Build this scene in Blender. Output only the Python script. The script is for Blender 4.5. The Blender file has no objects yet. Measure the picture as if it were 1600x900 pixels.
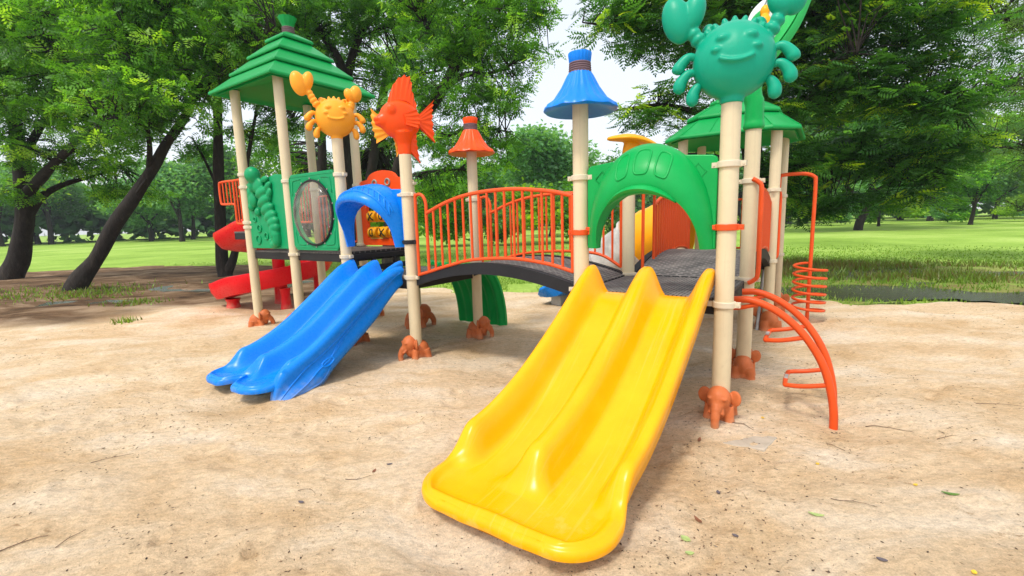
import bpy, bmesh, math, random
import numpy as np
from mathutils import Vector, Matrix, noise as mnoise

random.seed(7)
RNG = np.random.default_rng(11)
scene = bpy.context.scene
C = scene.collection
PI = math.pi

# ------------------------------------------------------------------ camera
cam_d = bpy.data.cameras.new('camera')
cam = bpy.data.objects.new('camera', cam_d)
C.objects.link(cam)
cam_d.sensor_width = 36.0
cam_d.sensor_fit = 'HORIZONTAL'
cam_d.lens = 16.278
cam_d.clip_start = 0.05
cam_d.clip_end = 3000
# columns: right, up, back (about 8.3 degrees down, 1.65 degrees of roll, eye 1.5 m above the sand)
cam.matrix_world = Matrix(((0.999585, 0.028813, 0.0, 0.0),
                           (-0.004158, 0.144236, -0.989535, 0.0),
                           (-0.028512, 0.989124, 0.144296, 1.5),
                           (0, 0, 0, 1)))
scene.camera = cam

# ------------------------------------------------------------------ sky, sun, exposure
SUN_AZ, SUN_EL = math.radians(232), math.radians(58)     # azimuth measured from +X, counter clockwise: light comes from there
world = bpy.data.worlds.new('World')
scene.world = world
world.use_nodes = True
wn = world.node_tree
wn.nodes.clear()
w_out = wn.nodes.new('ShaderNodeOutputWorld')
w_bg = wn.nodes.new('ShaderNodeBackground')
w_sky = wn.nodes.new('ShaderNodeTexSky')
w_sky.sky_type = 'NISHITA'
w_sky.sun_disc = False
w_sky.sun_elevation = SUN_EL
w_sky.sun_rotation = math.radians(90) - SUN_AZ
w_sky.dust_density = 4.0
w_sky.air_density = 1.0
w_bg.inputs['Strength'].default_value = 0.06
wn.links.new(w_sky.outputs[0], w_bg.inputs['Color'])
w_cloud = wn.nodes.new('ShaderNodeBackground')            # even overcast cloud deck, the same all round
w_cloud.inputs['Color'].default_value = (0.97, 0.985, 1.0, 1)
w_cloud.inputs['Strength'].default_value = 0.48
w_add = wn.nodes.new('ShaderNodeAddShader')
wn.links.new(w_bg.outputs[0], w_add.inputs[0])
wn.links.new(w_cloud.outputs[0], w_add.inputs[1])
wn.links.new(w_add.outputs[0], w_out.inputs['Surface'])

sun_d = bpy.data.lights.new('sun', 'SUN')
sun_d.energy = 1.5
sun_d.angle = math.radians(10)
sun_d.color = (1.0, 0.95, 0.87)
sun = bpy.data.objects.new('sun', sun_d)
C.objects.link(sun)
_sd = Vector((math.cos(SUN_EL) * math.cos(SUN_AZ), math.cos(SUN_EL) * math.sin(SUN_AZ), math.sin(SUN_EL)))
sun.rotation_euler = _sd.to_track_quat('Z', 'Y').to_euler()
sun.location = _sd * 60

scene.view_settings.view_transform = 'Standard'
scene.view_settings.look = 'None'
scene.view_settings.exposure = 0.78
scene.view_settings.gamma = 1.0
scene.view_settings.use_curve_mapping = False
scene.render.engine = 'CYCLES'
scene.cycles.use_denoising = True
scene.cycles.max_bounces = 8
scene.cycles.diffuse_bounces = 3
scene.cycles.glossy_bounces = 3
scene.cycles.transmission_bounces = 5
scene.cycles.transparent_max_bounces = 6
scene.cycles.volume_bounces = 0
scene.cycles.caustics_reflective = False
scene.cycles.caustics_refractive = False
scene.cycles.sample_clamp_indirect = 6.0

# ------------------------------------------------------------------ materials
def _new(name):
    m = bpy.data.materials.new(name)
    m.use_nodes = True
    nt = m.node_tree
    return m, nt, nt.nodes['Principled BSDF']

def N(nt, kind, **kw):
    n = nt.nodes.new(kind)
    for k, v in kw.items():
        if k.startswith('i_'):
            n.inputs[k[2:].replace('_', ' ')].default_value = v
        else:
            setattr(n, k, v)
    return n

def ramp(nt, stops):
    r = nt.nodes.new('ShaderNodeValToRGB')
    e = r.color_ramp.elements
    while len(e) < len(stops):
        e.new(0.5)
    for el, (p, c) in zip(e, stops):
        el.position = p
        el.color = (c[0], c[1], c[2], 1) if not isinstance(c, (int, float)) else (c, c, c, 1)
    return r

def plastic(name, col, rough=0.33, dirt=0.25, dcol=(0.42, 0.33, 0.22), scale=3.0, fade=0.07, low=0.0, scratch=None):
    """Roto-moulded plastic: slight orange peel, sun fading in patches, rubbed-in sand dust."""
    m, nt, b = _new(name)
    L = nt.links.new
    tc = N(nt, 'ShaderNodeTexCoord')
    n1 = N(nt, 'ShaderNodeTexNoise', i_Scale=scale, i_Detail=6.0, i_Roughness=0.65)
    L(tc.outputs['Object'], n1.inputs['Vector'])
    r1 = ramp(nt, [(0.35, 0.0), (0.75, 1.0)])
    L(n1.outputs[0], r1.inputs[0])
    lite = tuple(min(.95, c * (1 + fade) + .06 * fade) for c in col)
    dark = tuple(c * (1 - fade) for c in col)
    mx = N(nt, 'ShaderNodeMix', data_type='RGBA')
    mx.inputs['A'].default_value = (*dark, 1)
    mx.inputs['B'].default_value = (*lite, 1)
    L(r1.outputs[0], mx.inputs['Factor'])
    n2 = N(nt, 'ShaderNodeTexNoise', i_Scale=scale * 9, i_Detail=8.0, i_Roughness=0.75)
    L(tc.outputs['Object'], n2.inputs['Vector'])
    r2 = ramp(nt, [(0.56, 0.0), (0.78, dirt)])
    L(n2.outputs[0], r2.inputs[0])
    fac = r2.outputs[0]
    if low > 0:       # sand dust rubbed in near the foot
        sep = N(nt, 'ShaderNodeSeparateXYZ')
        L(tc.outputs['Object'], sep.inputs[0])
        mr = N(nt, 'ShaderNodeMapRange')
        mr.inputs['From Min'].default_value = low
        mr.inputs['From Max'].default_value = 0.0
        L(sep.outputs['Z'], mr.inputs['Value'])
        n3 = N(nt, 'ShaderNodeTexNoise', i_Scale=7.0, i_Detail=6.0, i_Roughness=0.7)
        L(tc.outputs['Object'], n3.inputs['Vector'])
        mu = N(nt, 'ShaderNodeMath', operation='MULTIPLY')
        L(mr.outputs[0], mu.inputs[0]); L(n3.outputs[0], mu.inputs[1])
        r3 = ramp(nt, [(0.33, 0.0), (0.66, 0.55)])
        L(mu.outputs[0], r3.inputs[0])
        mxx = N(nt, 'ShaderNodeMath', operation='MAXIMUM')
        L(fac, mxx.inputs[0]); L(r3.outputs[0], mxx.inputs[1])
        fac = mxx.outputs[0]
    if scratch:        # (stretch vector, strength): wear lines along the run
        mps = N(nt, 'ShaderNodeMapping'); mps.inputs['Scale'].default_value = scratch[0]
        L(tc.outputs['Object'], mps.inputs['Vector'])
        ns = N(nt, 'ShaderNodeTexNoise', i_Scale=1.0, i_Detail=5.0, i_Roughness=0.7)
        L(mps.outputs[0], ns.inputs['Vector'])
        rs_ = ramp(nt, [(0.55, 0.0), (0.75, scratch[1])])
        L(ns.outputs[0], rs_.inputs[0])
        mm = N(nt, 'ShaderNodeMath', operation='MAXIMUM')
        L(fac, mm.inputs[0]); L(rs_.outputs[0], mm.inputs[1])
        fac = mm.outputs[0]
    mx2 = N(nt, 'ShaderNodeMix', data_type='RGBA')
    mx2.inputs['B'].default_value = (*dcol, 1)
    L(mx.outputs['Result'], mx2.inputs['A'])
    L(fac, mx2.inputs['Factor'])
    L(mx2.outputs['Result'], b.inputs['Base Color'])
    mr2 = N(nt, 'ShaderNodeMapRange')
    mr2.inputs['To Min'].default_value = rough - 0.06
    mr2.inputs['To Max'].default_value = rough + 0.14
    L(n2.outputs[0], mr2.inputs['Value'])
    L(mr2.outputs[0], b.inputs['Roughness'])
    n4 = N(nt, 'ShaderNodeTexNoise', i_Scale=60.0, i_Detail=3.0)
    L(tc.outputs['Object'], n4.inputs['Vector'])
    bp = N(nt, 'ShaderNodeBump', i_Strength=0.10, i_Distance=0.003)
    L(n4.outputs[0], bp.inputs['Height'])
    L(bp.outputs[0], b.inputs['Normal'])
    b.inputs['Specular IOR Level'].default_value = 0.24
    return m

M = {}
M['yellow'] = plastic('yellow_plastic', (0.90, 0.39, 0.0001), 0.20, 0.04, low=0.24, dcol=(0.80, 0.60, 0.30), scratch=((1.0, 34, 1.0), .13))
M['blue'] = plastic('blue_plastic', (0.0003, 0.20, 0.74), 0.24, 0.05, low=0.34, dcol=(0.36, 0.40, 0.42), scratch=((1.0, 34, 1.0), .10))
M['blue_hat'] = plastic('blue_hat_plastic', (0.0003, 0.20, 0.74), 0.28, 0.05)
M['green'] = plastic('green_plastic', (0.001, 0.33, 0.065), 0.32, 0.05)
M['roof_green'] = plastic('roof_green_plastic', (0.001, 0.29, 0.06), 0.34, 0.05)
M['teal'] = plastic('teal_plastic', (0.002, 0.33, 0.195), 0.36, 0.05)
M['sea_green'] = plastic('sea_green_plastic', (0.001, 0.28, 0.10), 0.34, 0.05)
M['lime'] = plastic('lime_plastic', (0.03, 0.46, 0.11), 0.33, 0.08)
M['red'] = plastic('red_plastic', (0.70, 0.003, 0.012), 0.25, 0.06, low=0.5)
M['orange_red'] = plastic('orange_red_plastic', (0.88, 0.075, 0.002), 0.30, 0.05)
M['orange'] = plastic('orange_plastic', (0.93, 0.36, 0.022), 0.34, 0.05)
M['amber'] = plastic('amber_plastic', (0.88, 0.38, 0.006), 0.33, 0.10)
M['white_plastic'] = plastic('white_plastic', (0.70, 0.74, 0.72), 0.35, 0.10)
M['beige'] = plastic('beige_painted_post', (0.66, 0.555, 0.36), 0.36, 0.32, scale=2.0, dcol=(0.35, 0.27, 0.17), low=0.5, scratch=((26, 26, 1.1), .30))
M['cream'] = plastic('cream_collar', (0.64, 0.56, 0.41), 0.42, 0.25, scale=6.0, dcol=(0.35, 0.28, 0.2))
M['terracotta'] = plastic('terracotta_plastic', (0.58, 0.155, 0.045), 0.48, 0.30, low=0.16, dcol=(0.55, 0.38, 0.23), fade=0.25)
M['rail'] = plastic('orange_red_steel', (0.72, 0.085, 0.014), 0.34, 0.22, scale=5.0, dcol=(0.30, 0.07, 0.03))
M['rope'] = plastic('rope_binding', (0.16, 0.10, 0.11), 0.7, 0.5, scale=8.0, dcol=(0.5, 0.42, 0.42))
M['black'] = plastic('black_rubber', (0.016, 0.016, 0.018), 0.55, 0.3, dcol=(0.10, 0.09, 0.08))
M['mark'] = plastic('black_mark', (0.02, 0.018, 0.015), 0.5, 0.1)
M['steel'] = plastic('weathered_silver', (0.46, 0.45, 0.42), 0.42, 0.5, scale=4.0, dcol=(0.28, 0.22, 0.16), fade=0.3)
M['bolt'] = plastic('bolt_metal', (0.30, 0.29, 0.27), 0.4, 0.3)
M['concrete'] = plastic('old_concrete', (0.44, 0.38, 0.30), 0.85, 0.5, scale=6.0, dcol=(0.5, 0.38, 0.25), fade=0.2)

def deck_material():
    """Rubber coated punched steel deck, worn grey on the tread, rows of slots."""
    m, nt, b = _new('slotted_deck')
    L = nt.links.new
    tc = N(nt, 'ShaderNodeTexCoord')
    br = N(nt, 'ShaderNodeTexBrick', i_Scale=1.0)
    br.inputs['Mortar Size'].default_value = 0.011
    br.inputs['Brick Width'].default_value = 0.085
    br.inputs['Row Height'].default_value = 0.032
    br.inputs['Mortar Smooth'].default_value = 0.15
    L(tc.outputs['UV'], br.inputs['Vector'])
    n = N(nt, 'ShaderNodeTexNoise', i_Scale=5.0, i_Detail=8.0, i_Roughness=0.7)
    L(tc.outputs['Object'], n.inputs['Vector'])
    r = ramp(nt, [(0.32, (0.055, 0.052, 0.05)), (0.62, (0.20, 0.185, 0.17)), (0.8, (0.33, 0.29, 0.24))])
    L(n.outputs[0], r.inputs[0])
    mx = N(nt, 'ShaderNodeMix', data_type='RGBA')
    mx.inputs['A'].default_value = (0.012, 0.012, 0.013, 1)
    L(br.outputs['Fac'], mx.inputs['Factor'])
    L(r.outputs[0], mx.inputs['B'])
    L(mx.outputs['Result'], b.inputs['Base Color'])
    bp = N(nt, 'ShaderNodeBump', i_Strength=0.9, i_Distance=0.006)
    L(br.outputs['Fac'], bp.inputs['Height'])
    L(bp.outputs[0], b.inputs['Normal'])
    b.inputs['Roughness'].default_value = 0.62
    return m
M['deck'] = deck_material()

def bubble_material():
    m, nt, b = _new('scratched_clear_dome')
    L = nt.links.new
    tc = N(nt, 'ShaderNodeTexCoord')
    n = N(nt, 'ShaderNodeTexNoise', i_Scale=6.0, i_Detail=9.0, i_Roughness=0.75)
    L(tc.outputs['Object'], n.inputs['Vector'])
    r = ramp(nt, [(0.35, 0.10), (0.7, 0.34)])
    L(n.outputs[0], r.inputs[0])
    gl = N(nt, 'ShaderNodeBsdfGlass', i_Roughness=0.03, i_IOR=1.02)
    tr = N(nt, 'ShaderNodeBsdfTransparent')
    tr.inputs['Color'].default_value = (0.93, 0.93, 0.9, 1)
    b.inputs['Base Color'].default_value = (0.55, 0.53, 0.47, 1)
    b.inputs['Roughness'].default_value = 0.12
    b.inputs['Coat Weight'].default_value = 0.6
    mix = N(nt, 'ShaderNodeMixShader')
    L(r.outputs[0], mix.inputs[0])
    L(tr.outputs[0], mix.inputs[1])
    L(b.outputs[0], mix.inputs[2])
    nt.nodes.remove(gl)
    L(mix.outputs[0], nt.nodes['Material Output'].inputs['Surface'])
    return m
M['bubble'] = bubble_material()

# ------------------------------------------------------------------ mesh building
def frame_rings(path, n, rad, closed=False):
    P = [Vector(p) for p in path]
    k = len(P)
    rs = rad if hasattr(rad, '__len__') else [rad] * k
    T = []
    for i in range(k):
        if closed:
            t = P[(i + 1) % k] - P[i - 1]
        else:
            t = P[min(i + 1, k - 1)] - P[max(i - 1, 0)]
        T.append(t.normalized() if t.length > 1e-9 else Vector((0, 0, 1)))
    a = Vector((0, 0, 1)) if abs(T[0].z) < 0.9 else Vector((1, 0, 0))
    x = T[0].cross(a).normalized()
    rings = []
    for i in range(k):
        x = (x - T[i] * x.dot(T[i]))
        x = x.normalized() if x.length > 1e-9 else T[i].orthogonal().normalized()
        y = T[i].cross(x)
        rings.append([P[i] + (x * math.cos(2 * PI * j / n) + y * math.sin(2 * PI * j / n)) * rs[i] for j in range(n)])
    return rings

class MB:
    def __init__(self):
        self.V = []; self.F = []; self.UV = {}
    def add(self, V, F):
        o = len(self.V)
        self.V += [tuple(v) for v in V]
        self.F += [tuple(i + o for i in f) for f in F]
        return self
    def loft(self, rings, cap=True, wrap=False, closed=True):
        n = len(rings[0]); k = len(rings)
        V = [p for r in rings for p in r]; F = []
        for i in range(k if wrap else k - 1):
            i2 = (i + 1) % k
            for j in range(n if closed else n - 1):
                j2 = (j + 1) % n
                F.append((i * n + j, i * n + j2, i2 * n + j2, i2 * n + j))
        if cap and not wrap:
            F.append(tuple(range(n - 1, -1, -1)))
            F.append(tuple((k - 1) * n + j for j in range(n)))
        return self.add(V, F)
    def tube(self, path, r, n=10, cap=True, closed=False):
        return self.loft(frame_rings(path, n, r, closed), cap, closed)
    def lathe(self, prof, n=32, c=(0, 0, 0), ripple=None, cap=True):
        rings = []
        for i, (r, z) in enumerate(prof):
            ring = []
            for j in range(n):
                a = 2 * PI * j / n
                rr, zz = (r, z) if ripple is None else ripple(i, a, r, z)
                ring.append((c[0] + rr * math.cos(a), c[1] + rr * math.sin(a), c[2] + zz))
            rings.append(ring)
        return self.loft(rings, cap)
    def ell(self, c, r, rot=None, nu=18, nv=12, fn=None):
        V = []; F = []
        R = rot if rot is not None else Matrix.Identity(3)
        for i in range(1, nv):
            th = PI * i / nv
            for j in range(nu):
                ph = 2 * PI * j / nu
                p = Vector((math.sin(th) * math.cos(ph), math.sin(th) * math.sin(ph), math.cos(th)))
                s = 1.0 if fn is None else fn(p)
                V.append(Vector(c) + R @ Vector((p.x * r[0] * s, p.y * r[1] * s, p.z * r[2] * s)))
        top = len(V); V.append(Vector(c) + R @ Vector((0, 0, r[2])))
        V.append(Vector(c) + R @ Vector((0, 0, -r[2])))
        for i in range(nv - 2):
            for j in range(nu):
                j2 = (j + 1) % nu
                F.append((i * nu + j, (i + 1) * nu + j, (i + 1) * nu + j2, i * nu + j2))
        for j in range(nu):
            j2 = (j + 1) % nu
            F.append((top, j, j2)); F.append((top + 1, (nv - 2) * nu + j2, (nv - 2) * nu + j))
        return self.add(V, F)
    def box(self, c, s, rot=None):
        R = rot if rot is not None else Matrix.Identity(3)
        V = [Vector(c) + R @ Vector((x * s[0] / 2, y * s[1] / 2, z * s[2] / 2)) for x in (-1, 1) for y in (-1, 1) for z in (-1, 1)]
        return self.add(V, [(0, 1, 3, 2), (4, 6, 7, 5), (0, 4, 5, 1), (2, 3, 7, 6), (0, 2, 6, 4), (1, 5, 7, 3)])
    def prism(self, poly, fn, t0, t1):
        """poly: 2d outline, fn(a, b, t) -> 3d."""
        n = len(poly)
        V = [fn(a, b, t0) for a, b in poly] + [fn(a, b, t1) for a, b in poly]
        F = [tuple(range(n - 1, -1, -1)), tuple(range(n, 2 * n))]
        F += [(j, (j + 1) % n, n + (j + 1) % n, n + j) for j in range(n)]
        return self.add(V, F)
    def mesh(self, name):
        me = bpy.data.meshes.new(name)
        me.from_pydata(self.V, [], self.F)
        bm = bmesh.new(); bm.from_mesh(me)
        bmesh.ops.recalc_face_normals(bm, faces=bm.faces)
        bm.to_mesh(me); bm.free()
        me.update()
        return me
    def build(self, name, mat, parent=None, smooth=35, bevel=0.0, seg=2):
        return link(name, self.mesh(name), mat, parent, smooth, bevel, seg)

def link(name, me, mat, parent=None, smooth=35, bevel=0.0, seg=2):
    o = bpy.data.objects.new(name, me)
    C.objects.link(o)
    if mat is not None and not me.materials:
        me.materials.append(M[mat] if isinstance(mat, str) else mat)
    if smooth:
        me.polygons.foreach_set('use_smooth', [True] * len(me.polygons))
        if smooth < 180:
            me.set_sharp_from_angle(angle=math.radians(smooth))
    if bevel > 0:
        md = o.modifiers.new('bevel', 'BEVEL')
        md.width = bevel; md.segments = seg; md.limit_method = 'ANGLE'; md.angle_limit = math.radians(40)
    if parent is not None:
        o.parent = parent
    return o

def fused(mb, voxel, it=6, name='m'):
    """Melt interpenetrating lumps into one moulded skin."""
    o = bpy.data.objects.new('tmp', mb.mesh('tmp'))
    C.objects.link(o)
    r = o.modifiers.new('r', 'REMESH'); r.mode = 'VOXEL'; r.voxel_size = voxel
    s = o.modifiers.new('s', 'SMOOTH'); s.iterations = it; s.factor = 0.5
    dg = bpy.context.evaluated_depsgraph_get()
    dg.update()
    me = bpy.data.meshes.new_from_object(o.evaluated_get(dg))
    old = o.data
    bpy.data.objects.remove(o); bpy.data.meshes.remove(old)
    me.name = name
    return me

def empty(name, loc=(0, 0, 0), rz=0.0):
    o = bpy.data.objects.new(name, None)
    C.objects.link(o)
    o.location = loc; o.rotation_euler = (0, 0, rz)
    o.empty_display_size = 0.2
    return o

def tag(o, label=None, cat=None, group=None, kind=None):
    if label: o['label'] = label
    if cat: o['category'] = cat
    if group: o['group'] = group
    if kind: o['kind'] = kind
    return o

def smooth_path(pts, k=6):
    """Catmull-Rom through the points."""
    P = [Vector(p) for p in pts]
    P = [P[0] * 2 - P[1]] + P + [P[-1] * 2 - P[-2]]
    out = []
    for i in range(1, len(P) - 2):
        for j in range(k):
            t = j / k
            a, b, c, d = P[i - 1], P[i], P[i + 1], P[i + 2]
            out.append(0.5 * ((2 * b) + (c - a) * t + (2 * a - 5 * b + 4 * c - d) * t * t + (3 * b - a - 3 * c + d) * t ** 3))
    out.append(P[-2])
    return out

def sstep(a, b, x):
    t = min(1, max(0, (x - a) / (b - a)))
    return t * t * (3 - 2 * t)

def rotz(a): return Matrix.Rotation(a, 3, 'Z')
def rotx(a): return Matrix.Rotation(a, 3, 'X')
def roty(a): return Matrix.Rotation(a, 3, 'Y')
# ------------------------------------------------------------------ the play structure (local axes: x = u, y = v, deck grid)
S, L1, L2 = 1.124, 2.039, 2.095
OX, OY, ANG = 1.5213, 3.2746, 0.97229
play = empty('play_structure', (OX, OY, 0), ANG)
tag(play, 'large colourful plastic play structure with slides, bridges, roofs and animal posts on the sand', 'playground')
PR = 0.064                       # post radius
B0, B1, B2, B3 = S + L1, 2 * S + L1, 3 * S + L1, 4 * S + L1
D0, D1 = S + L2, 2 * S + L2
ZC, ZA = 0.90, 1.17              # low and raised decks

def ax_up(p):                    # rotation (local) that turns a figure's -y to the camera
    w = Matrix.Rotation(ANG, 2) @ Vector(p[:2]) + Vector((OX, OY))
    return math.atan2(w.y, w.x) - PI / 2 - ANG

# --- posts with collars and elephant feet
def post_mesh(h):
    mb = MB(); mb.lathe([(PR, -0.1), (PR, h - 0.004), (PR - 0.005, h)], 28)
    return mb.mesh('post')
def collar_mesh():
    mb = MB()
    mb.lathe([(PR + .001, -.022), (PR + .012, -.022), (PR + .015, -.017), (PR + .015, .017), (PR + .012, .022), (PR + .001, .022)], 28)
    for a in (0, PI):
        mb.box((math.cos(a) * (PR + .028), 0, 0), (.034, .045, .036))
        mb.tube([(math.cos(a) * (PR + .03), -.028, 0), (math.cos(a) * (PR + .03), .028, 0)], .008, 8)
    return mb.mesh('collar')
_collar = {}
def collar(post, z, rz, mat='cream'):
    if mat not in _collar:
        _collar[mat] = collar_mesh()
    o = link('collar', _collar[mat], mat, post, 30)
    o.location = (0, 0, z); o.rotation_euler = (0, 0, rz)
    return o

def elephant_mesh():
    mb = MB()
    mb.ell((-.055, 0, .120), (.125, .108, .135))
    mb.ell((-.035, 0, .035), (.135, .105, .105))
    mb.ell((.09, 0, .13), (.07, .075, .10))
    mb.ell((.095, 0, .225), (.105, .106, .112))
    mb.ell((.150, 0, .185), (.058, .062, .070))
    for s in (-1, 1):
        mb.ell((.045, s * .130, .225), (.022, .058, .075), rotz(-s * .30))
        mb.ell((.165, s * .060, .245), (.030, .026, .020))
        mb.tube([(.035, s * .075, .14), (.055, s * .085, .06), (.06, s * .088, -.03)], [.052, .046, .054], 12)
        mb.tube([(-.11, s * .065, .12), (-.13, s * .078, .05), (-.135, s * .080, -.03)], [.064, .052, .060], 12)
        mb.tube([(.16, s * .045, .15), (.20, s * .06, .115), (.235, s * .062, .125)], [.016, .013, .006], 8)
    mb.tube(smooth_path([(.165, 0, .18), (.215, 0, .125), (.235, 0, .06), (.225, 0, -.02)], 4), [.048] * 4 + [.040] * 4 + [.036] * 5, 12)
    return fused(mb, 0.0075, 3, 'elephant_foot')
_ele = elephant_mesh()
_ele.materials.append(M['terracotta'])
def eye_lines():
    mb = MB()
    for s in (-1, 1):
        mb.tube([(.165 + .02 * math.cos(t), s * (.083 + .003 * math.sin(t)), .215 + .013 * math.sin(t)) for t in np.linspace(.2, 2.9, 7)], .0035, 5)
        mb.tube([(.165 + .02 * math.cos(t), s * (.083 + .003 * math.sin(t)), .205 - .010 * math.sin(t)) for t in np.linspace(.2, 2.9, 7)], .0035, 5)
    return mb.V, mb.F
POSTS = {}
def post(key, u, v, h, collars, ele, sc=1.0, sink=0.0):
    o = link('post', post_mesh(h), 'beige', play, 40)
    o.location = (u, v, 0)
    for (z, rz, *mt) in collars:
        collar(o, z, rz, mt[0] if mt else 'cream')
    if ele is not None:
        e = link('elephant_foot', _ele, None, o, 180)
        e.rotation_euler = (0, 0, math.radians(ele) - ANG)     # given as a compass angle in the world
        e.location = (0, 0, -sink)
        e.scale = (sc, sc, sc)
    POSTS[key] = o
    return o
HP = PI / 2
post('crab', 0, 0, 2.27, [(1.84, HP), (1.41, HP, 'rail'), (.86, HP)], 236, .80)
post('tail', S, 0, 2.26, [(1.785, HP), (.905, HP)], 62, .80)
post('hat', 0, S, 2.42, [(1.83, HP), (1.385, HP, 'rail'), (.90, HP)], 200)
post('flip', S, S, 2.04, [(1.80, HP), (.905, HP)], 120)
post('fish', 0, B0, 2.25, [(1.806, HP), (1.30, HP, 'black'), (.915, HP)], 212, .80)
post('hat2', S, B0, 2.40, [(1.775, HP), (1.0, HP)], -18, .80)
post('crab2', 0, B1, 2.55, [(2.10, HP), (1.12, HP)], 230)
post('rear', S, B1, 2.10, [(2.05, HP), (1.78, HP)], 20)
post('roof_near', 0, B2, 3.44, [(2.10, HP), (1.13, HP)], 230)
post('roof_right', S, B2, 3.44, [(2.1, HP), (1.20, HP)], 30)
post('roof_left', 0, B3, 3.44, [(2.27, HP), (2.09, HP), (1.58, HP), (1.51, HP)], 15, .80)
post('roof_back', S, B3, 3.44, [(2.1, HP), (1.2, HP)], 60)
post('hut_near', D0, 0, 2.56, [(1.785, 0), (.89, 0)], 80)
post('hut_right', D1, 0, 2.56, [(1.74, 0), (.89, 0)], 60)
post('hut_left', D0, S, 2.56, [(1.785, 0), (.89, 0)], 150)
post('hut_back', D1, S, 2.56, [(1.785, 0), (.89, 0)], 100)

# --- decks
def uv_top(o, ax=(0, 1)):
    me = o.data
    uvl = me.uv_layers.new(name='UVMap')
    for lp in me.loops:
        co = me.vertices[lp.vertex_index].co
        uvl.data[lp.index].uv = (co[ax[0]], co[ax[1]])
def deck(u0, u1, v0, v1, z):
    g = 0.012
    mb = MB(); mb.box(((u0 + u1) / 2, (v0 + v1) / 2, z - .012), (u1 - u0 - 2 * g, v1 - v0 - 2 * g, .024))
    o = mb.build('deck', 'deck', play, 30); uv_top(o)
    mb = MB()
    for (a, b, c, d) in ((u0 + g, u1 - g, v0 + g, v0 + g + .03), (u0 + g, u1 - g, v1 - g - .03, v1 - g), (u0 + g, u0 + g + .03, v0 + .05, v1 - .05), (u1 - g - .03, u1 - g, v0 + .05, v1 - .05)):
        mb.box(((a + b) / 2, (c + d) / 2, z - .075), (b - a, d - c, .10))
    mb.build('deck_frame', 'black', o, 30, .006)
    return o
deck(0, S, 0, S, ZC)
deck(0, S, B0, B1, ZC)
deck(0, S, B1 + .004, B2, ZA)
deck(0, S, B2 + .004, B3, ZA)
deck(D0, D1, 0, S, ZC)
dk = deck(.1, S - .1, B3 + .03, B3 + .72, 1.45)
mb = MB()                                      # slotted riser between the two deck heights
for (z0, z1) in ((.915, .985), (1.075, 1.135)):
    mb.box((S / 2, B1 - .03, (z0 + z1) / 2), (S - .13, .05, z1 - z0))
for uu in (.09, .38, S - .38, S - .09):
    mb.box((uu, B1 - .03, 1.03), (.05, .048, .1))
mb.build('step_riser', 'black', play, 30, .006)

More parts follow.
